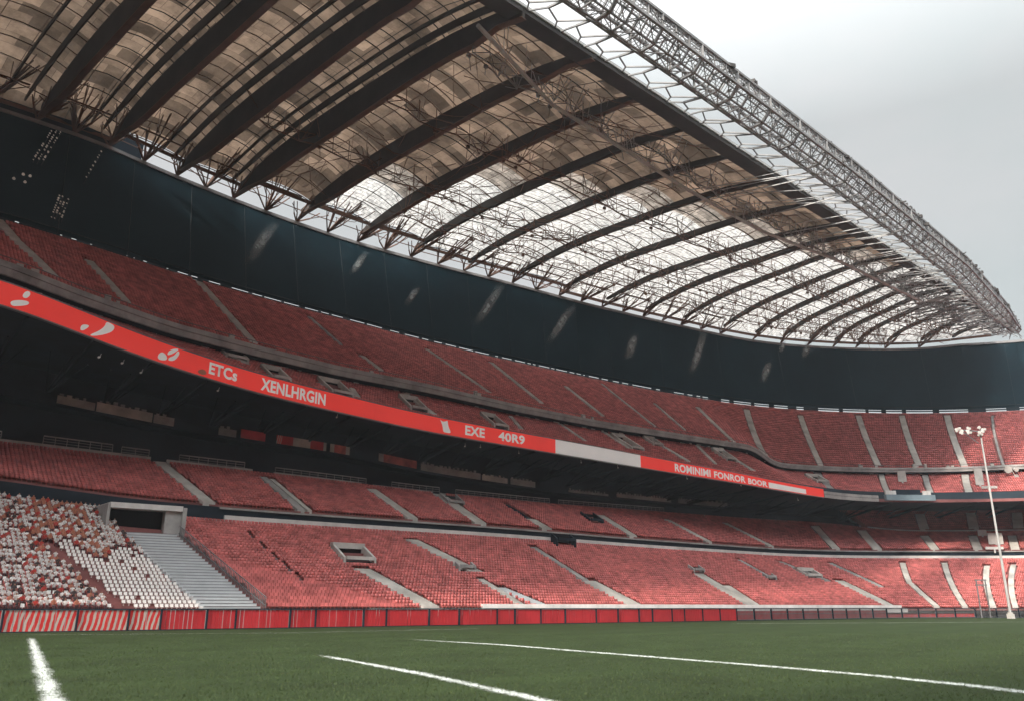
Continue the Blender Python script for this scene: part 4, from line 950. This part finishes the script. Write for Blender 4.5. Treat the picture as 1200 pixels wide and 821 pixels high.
mb = MB(); pp = [(560, 30), (647, 123), (740, 181), (800, 219), (890, 270), (990, 309), (1077, 352)]
PP = [Vector((*at_z(x, y, RZ-3.2), RZ-3.2)) for x, y in pp]
for a_, b_ in zip(PP[:-1], PP[1:]): tube(mb, a_, b_, .26, .26, 8)
for q in range(60):
    t = random.random()*(len(PP)-1); i_ = int(t); p = PP[i_].lerp(PP[i_+1], t-i_); mb.bar(p, p+Vector((random.uniform(-1.5, 1.5), random.uniform(-1.5, 1.5), 3.6)), .07)
mb.build('service_pipe', M['galv'], roof, 'pale service pipe slung under the ribs')
# service gantries: light trusses under the ribs carrying cables and lamps
def gantry(fr_, dz, k0, k1, m):
    mb = MB(); P_ = []
    for k in range(k0, k1):
        for u in (0, .25, .5, .75): P_.append(roof_pt(k, u, fr_+random.uniform(-.012, .012), -dz))
    for a_, b_ in zip(P_[:-1], P_[1:]):
        up_ = Vector((0, 0, 1.6)); mb.bar(a_, b_, .16); mb.bar(a_+up_, b_+up_, .12); mb.bar(a_, b_+up_, .09); mb.bar(a_, a_+up_*2.1, .09)
        if random.random() < .55:
            c = a_+Vector((random.uniform(-1, 1), random.uniform(-1, 1), 0)); 
            for q in range(random.randint(2, 6)): mb.bar(c, c+Vector((random.uniform(-2.6, 2.6), random.uniform(-2.6, 2.6), random.uniform(1.5, 4.2))), .08)
        if random.random() < .35: 
            c = a_+Vector((random.uniform(-.6, .6), 0, 0)); mb.bar(c, c-Vector((random.uniform(-.3, .3), 0, random.uniform(1, 3.2))), .07); mb.box(c-Vector((0, 0, .6)), .5, .35, .4, random.random())
    mb.build('service_gantry', m, roof)
gantry(.36, 4.4, 10, 26, M['rust']); gantry(.62, 4.6, 11, 28, M['rust']); gantry(.86, 4.0, 11, 28, M['steel']); gantry(.20, 3.4, 13, 27, M['rust'])
mb = MB()        # long thin wires looping under the sheets
for q in range(420):
    k = random.randint(11, nb-3); w = random.uniform(.15, .9); p = roof_pt(k, random.random(), w, -random.uniform(.5, 3)); k2 = min(nb-1, k+random.choice([0, 0, 1])); r_ = roof_pt(k2, random.random(), min(.97, max(.08, w+random.uniform(-.2, .2))), -random.uniform(.5, 3.5))
    mm_ = p.lerp(r_, .5)-Vector((0, 0, random.uniform(.2, 1.6))); pts = [p, p.lerp(mm_, .5)-Vector((0, 0, .2)), mm_, mm_.lerp(r_, .5)-Vector((0, 0, .2)), r_]
    for a_, b_ in zip(pts[:-1], pts[1:]): mb.bar(a_, b_, random.choice([.05, .07, .1]))
mb.build('wiring', M['rust'], roof)

# ------------------------------------------------------------------ lattice truss along the inner edge
truss = thing('edge_truss', 'long grey lattice truss reaching along the inner roof edge', 'truss', on_I(40, 6, RZ))
tl = [(633, 0), (683, 50), (710, 65), (800, 120), (867, 160), (930, 212), (980, 250), (1050, 310)]
TZ = 65.0; KS = srange(-60, kT-1, 2.6)
cen = lambda k: float(np.interp(k, [0, 60, 110, kT], [7.7, 7.6, 6.2, 1.2])); rad = lambda k: float(np.interp(k, [0, 60, kT-20, kT], [2.55, 2.5, 2.2, 1.0]))
def ring(k, a): 
    nn = np.array([ID[1], -ID[0]]); p = I0+ID*k+nn*(cen(k)+rad(k)*math.cos(a)); return Vector((p[0], p[1], TZ+.4+rad(k)*math.sin(a)))
NA = 8; AN = [2*math.pi*(i+.5)/NA for i in range(NA)]
mb = MB()
for a_, b_ in zip(KS[:-1], KS[1:]):
    for i, an in enumerate(AN): mb.bar(ring(a_, an), ring(b_, an), (.34 if i in (0, 3, 4, 7) else .20))
mb.build('chord', M['steel'], truss)
mb = MB()
for j, k in enumerate(KS):
    for i in range(NA):
        mb.bar(ring(k, AN[i]), ring(k, AN[(i+1) % NA]), .16 if j % 3 else .30)
        if k+2.6 < kT: mb.bar(ring(k, AN[i]), ring(k+2.6, AN[(i+(1 if j % 2 else -1)) % NA]), .11)
mb.build('lattice', M['steel'], truss)
mb = MB()          # fine mesh decking on the outer faces
for j, k in enumerate(srange(-40, kT-3, .5)):
    for i in (0, 6, 7, 1, 5):
        if random.random() < .72: mb.bar(ring(k, AN[i]), ring(k, AN[(i+1) % NA]), .055)
for i in (0, 6, 7, 1):
    for q in (.2, .4, .6, .8):
        for a_, b_ in zip(KS[:-1], KS[1:]):
            if random.random() < .8: mb.bar(ring(a_, AN[i]).lerp(ring(a_, AN[(i+1) % NA]), q), ring(b_, AN[i]).lerp(ring(b_, AN[(i+1) % NA]), q), .05)
mb.build('mesh_deck', M['steel'], truss)
mb = MB()          # odd fittings clinging to the truss
for q in range(150):
    k = random.uniform(10, kT-5); a_ = random.uniform(-.4, 2.4); p = ring(k, a_); mb.bar(p, p+Vector((random.uniform(-.9, .9), random.uniform(-.9, .9), random.uniform(-.4, .4))), random.choice([.08, .12, .2]))
for q in range(30):
    k = random.uniform(20, kT-5); p = ring(k, random.uniform(0, 1.6)); mb.box(p, random.uniform(.4, 1.1), .5, random.uniform(.3, .6), random.random()*3)
mb.build('fitting', M['fascia'], truss)
mb = MB()
for q in range(240):
    kk = random.uniform(kT-60, kT+3); p = on_I(kk, random.uniform(-9, 4)*min(1, (kT+12-kk)/40), TZ+random.uniform(-.6, 2.6)); r_ = on_I(kk+random.uniform(-5, 6), random.uniform(-9, 4)*min(1, (kT+12-kk)/40), TZ+random.uniform(-.6, 2.6)); mb.bar(p, r_, random.choice([.07, .1, .14, .2]))
for kk in srange(kT-34, kT+1, 2.5):
    o_ = on_I(kk, -13*min(1, (kT+16-kk)/40), TZ+.6); mb.bar(ring(min(kk, kT-.5), math.pi), o_, .22)
    for q in range(4): mb.bar(on_I(kk, -random.uniform(0, 12)*min(1, (kT+14-kk)/40), TZ+.5), on_I(kk+2.5, -random.uniform(0, 12)*min(1, (kT+14-kk)/40), TZ+.9), .16)
mb.build('end_lattice', M['steel'], truss)
mb = MB(); k = -40
while k < kT-6:     # forked struts tying the truss back to the fascia
    low = ring(k, math.pi*1.12); st = random.uniform(3.6, 5.0); f1 = on_I(k+random.uniform(-.8, .8), .1, RZ-.4); f2 = on_I(min(kT-5, k+st*.9), .1, RZ-.4); fork = low.lerp(f1, .5)+Vector((random.uniform(-.4, .4), 0, random.uniform(-.5, .2)))
    mb.bar(low, fork, .24); mb.bar(fork, f1, .18); mb.bar(fork, low.lerp(f2, .75), .16); mb.bar(low.lerp(f2, .75), f2, .16)
    mb.bar(low.lerp(f2, .75), ring(min(kT-2, k+st), math.pi*1.12), .16)
    k += st
mb.build('strut', M['steel'], truss)
mb = MB()
for q in range(46):    # stays running from the truss back under the fascia
    k = random.uniform(45, kT-12); p = ring(k, math.pi*1.2); r_ = on_I(k-random.uniform(2, 9), -random.uniform(5, 11), RZ-random.uniform(1.5, 3)); mb.bar(p, r_, random.choice([.07, .10, .14]))
mb.build('stay', M['galv'], truss)

# ------------------------------------------------------------------ the rest of the bowl, behind the camera and beyond the left edge
opp = thing('opposite_grandstand', 'tiered stand on the near side of the pitch behind the camera', 'grandstand', (0, -20, 0))
def Q(s, d, z): return (B0[0]+s*TD[0]+d*ND[0], B0[1]+s*TD[1]+d*ND[1], z)
mb = MB(); mb.face([Q(-105, -88, 1.2), Q(170, -88, 1.2), Q(170, -140, 45), Q(-105, -140, 45)]); mb.face([Q(-105, -88, 1.2), Q(-105, 46, 1.2), Q(-155, 46, 45), Q(-155, -140, 45), Q(-105, -140, 45)][:4]); mb.build('terrace', M['seat'], opp)
mb = MB(); mb.face([Q(-155, -140, 0), Q(170, -140, 0), Q(170, -140, 66), Q(-155, -140, 66)]); mb.face([Q(-155, -140, 0), Q(-155, 60, 0), Q(-155, 60, 66), Q(-155, -140, 66)]); mb.build('wall', M['wall'], opp)
mb = MB()
for a_, b_ in (((-155, -140), (170, -84)), ((-155, -84), (-115, 50))): mb.hexa([Q(a_[0], a_[1], 64), Q(b_[0], a_[1], 64), Q(b_[0], b_[1], 70), Q(a_[0], b_[1], 70)], [Q(a_[0], a_[1], 66), Q(b_[0], a_[1], 66), Q(b_[0], b_[1], 77), Q(a_[0], b_[1], 77)])
mb.build('roof', M['fascia'], opp)  # unseen roof, lip raised and pushed out to cut light on the upper tier

# thin air inside the bowl
hz = bpy.data.materials.new('haze'); hz.use_nodes = True; n_, l_ = hz.node_tree.nodes, hz.node_tree.links; n_.clear()
ho = n_.new('ShaderNodeOutputMaterial'); pv = n_.new('ShaderNodeVolumePrincipled'); pv.inputs['Density'].default_value = HAZE; pv.inputs['Color'].default_value = (.86, .92, 1, 1); pv.inputs['Anisotropy'].default_value = .1
l_.new(pv.outputs[0], ho.inputs['Volume'])
mb = MB(); mb.box((0, 0, -1.1), 2700, 2700, 86); tag(mb.build('haze', hz), kind='stuff')

# ------------------------------------------------------------------ lamps and painted reflections on the cladding
def wall_q(px, py):     # place on the leaning cladding
    a, u = ray(px, py); F0, F1 = 50, 330
    def gfun(F):
        s, d = sd(a*F, F); z = HC+u*F; q = (z-eG.z(s)-SLOT1)/(HZ-eG.z(s)-SLOT1); return d-(eG.d(s)+2.05+(WLEAN(s)-eG.d(s)-2.05)*q)
    for _ in range(40):
        Fm = (F0+F1)/2
        if gfun(Fm) < 0: F0 = Fm
        else: F1 = Fm
    return Vector((a*F1, F1, HC+u*F1))-Vector((a, 1, u)).normalized()*.35
LM = mat('lamp_row_glass', (.6, .55, .48), .4, .5, 2.0, emit=.16)
for (x0, y0), (x1, y1), nr, nl in [((62, 152), (38, 190), 3, 15), ((70, 230), (60, 257), 4, 10), ((119, 178), (97, 216), 1, 9)]:
    A, B = wall_q(x0, y0), wall_q(x1, y1); t = thing('lamp_array', {3: 'triple row of small warm lamps high on the dark wall below the roof', 4: 'block of small warm lamps on the dark wall just above the seats', 1: 'single string of small warm lamps on the dark wall'}[nr], 'lamps', B)
    mb = MB(); acr = (wall_q(x0+14, y0+5)-A)
    for r in range(nr):
        off = acr*(r/max(1, nr))
        for i in range(nl):
            if random.random() < .3: continue
            mb = MB(); p = A.lerp(B, (i+random.uniform(-.3, .3))/nl)+off; rr_ = random.uniform(.05, .13); tube(mb, p, p+Vector((.05, -.22, -.03)), rr_*.8, rr_, 6); mb.build('lamp', LM, t)
    mb = MB()
    for r in range(nr): off = acr*(r/max(1, nr))+Vector((0, .12, 0)); mb.bar(A+off, B+off, .10)
    mb.build('batten', M['dark'], t)
mb_ = [(17, 210), (28, 205), (36, 207), (30, 214)]
t = thing('lamp_array', 'loose group of four small lamps on the dark wall at the left', 'lamps', wall_q(28, 210))
for x, y in mb_: mb = MB(); p = wall_q(x, y); tube(mb, p, p+Vector((0, -.2, 0)), .15, .2, 6); mb.build('lamp', LM, t)
def reflection_mat():
    m = bpy.data.materials.new('painted_reflection'); m.use_nodes = True; n, l = m.node_tree.nodes, m.node_tree.links; b = n['Principled BSDF']
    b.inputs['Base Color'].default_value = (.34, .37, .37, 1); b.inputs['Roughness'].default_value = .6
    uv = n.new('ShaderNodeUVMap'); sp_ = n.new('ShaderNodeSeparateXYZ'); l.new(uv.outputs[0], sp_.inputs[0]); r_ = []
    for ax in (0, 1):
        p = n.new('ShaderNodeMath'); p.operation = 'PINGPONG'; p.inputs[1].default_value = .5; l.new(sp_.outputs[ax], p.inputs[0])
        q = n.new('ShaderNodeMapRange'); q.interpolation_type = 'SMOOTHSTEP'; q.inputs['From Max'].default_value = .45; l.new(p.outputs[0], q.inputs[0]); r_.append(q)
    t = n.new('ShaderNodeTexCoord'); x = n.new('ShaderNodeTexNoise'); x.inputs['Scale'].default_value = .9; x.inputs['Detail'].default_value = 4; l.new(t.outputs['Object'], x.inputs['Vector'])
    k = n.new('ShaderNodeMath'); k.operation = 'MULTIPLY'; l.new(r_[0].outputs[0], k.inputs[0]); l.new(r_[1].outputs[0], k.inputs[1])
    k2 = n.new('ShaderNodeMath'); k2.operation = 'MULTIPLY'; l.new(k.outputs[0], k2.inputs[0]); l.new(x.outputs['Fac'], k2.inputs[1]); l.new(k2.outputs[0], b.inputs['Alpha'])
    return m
FM = reflection_mat()  # pale faded patches painted where the roof would reflect in the wall
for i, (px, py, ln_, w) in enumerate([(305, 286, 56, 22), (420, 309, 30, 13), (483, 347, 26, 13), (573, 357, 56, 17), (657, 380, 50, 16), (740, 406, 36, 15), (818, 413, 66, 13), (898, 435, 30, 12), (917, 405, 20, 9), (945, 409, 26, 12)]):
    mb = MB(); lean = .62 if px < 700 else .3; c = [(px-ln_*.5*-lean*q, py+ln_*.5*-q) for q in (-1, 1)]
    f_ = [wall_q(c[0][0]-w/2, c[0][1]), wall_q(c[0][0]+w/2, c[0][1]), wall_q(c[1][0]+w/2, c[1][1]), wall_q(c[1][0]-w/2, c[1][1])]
    mb.face(f_, uv=[(0, 0), (1, 0), (1, 1), (0, 1)]); mb.build('painted_reflection', FM, wall_o)
# small spot lamps under the ribbon
for x, y in [(117, 418), (144, 425), (166, 436), (256, 457), (395, 488), (545, 522), (563, 523), (608, 530), (681, 541), (724, 547), (805, 560), (868, 568), (935, 585)]:
    s, d, z = on_wall(x, y, eE, .8); p = W(s, d, z); mb = MB(); tube(mb, p, p+Vector((0, -.25, -.1)), .08, .11, 7); mb.bar(p, p+Vector((0, .2, .4)), .04)
    tag(mb.build('spot_lamp', M['lamp']), 'small pale spot lamp hung under the red ribbon board', 'lamp', 'spot lamps under the ribbon board')
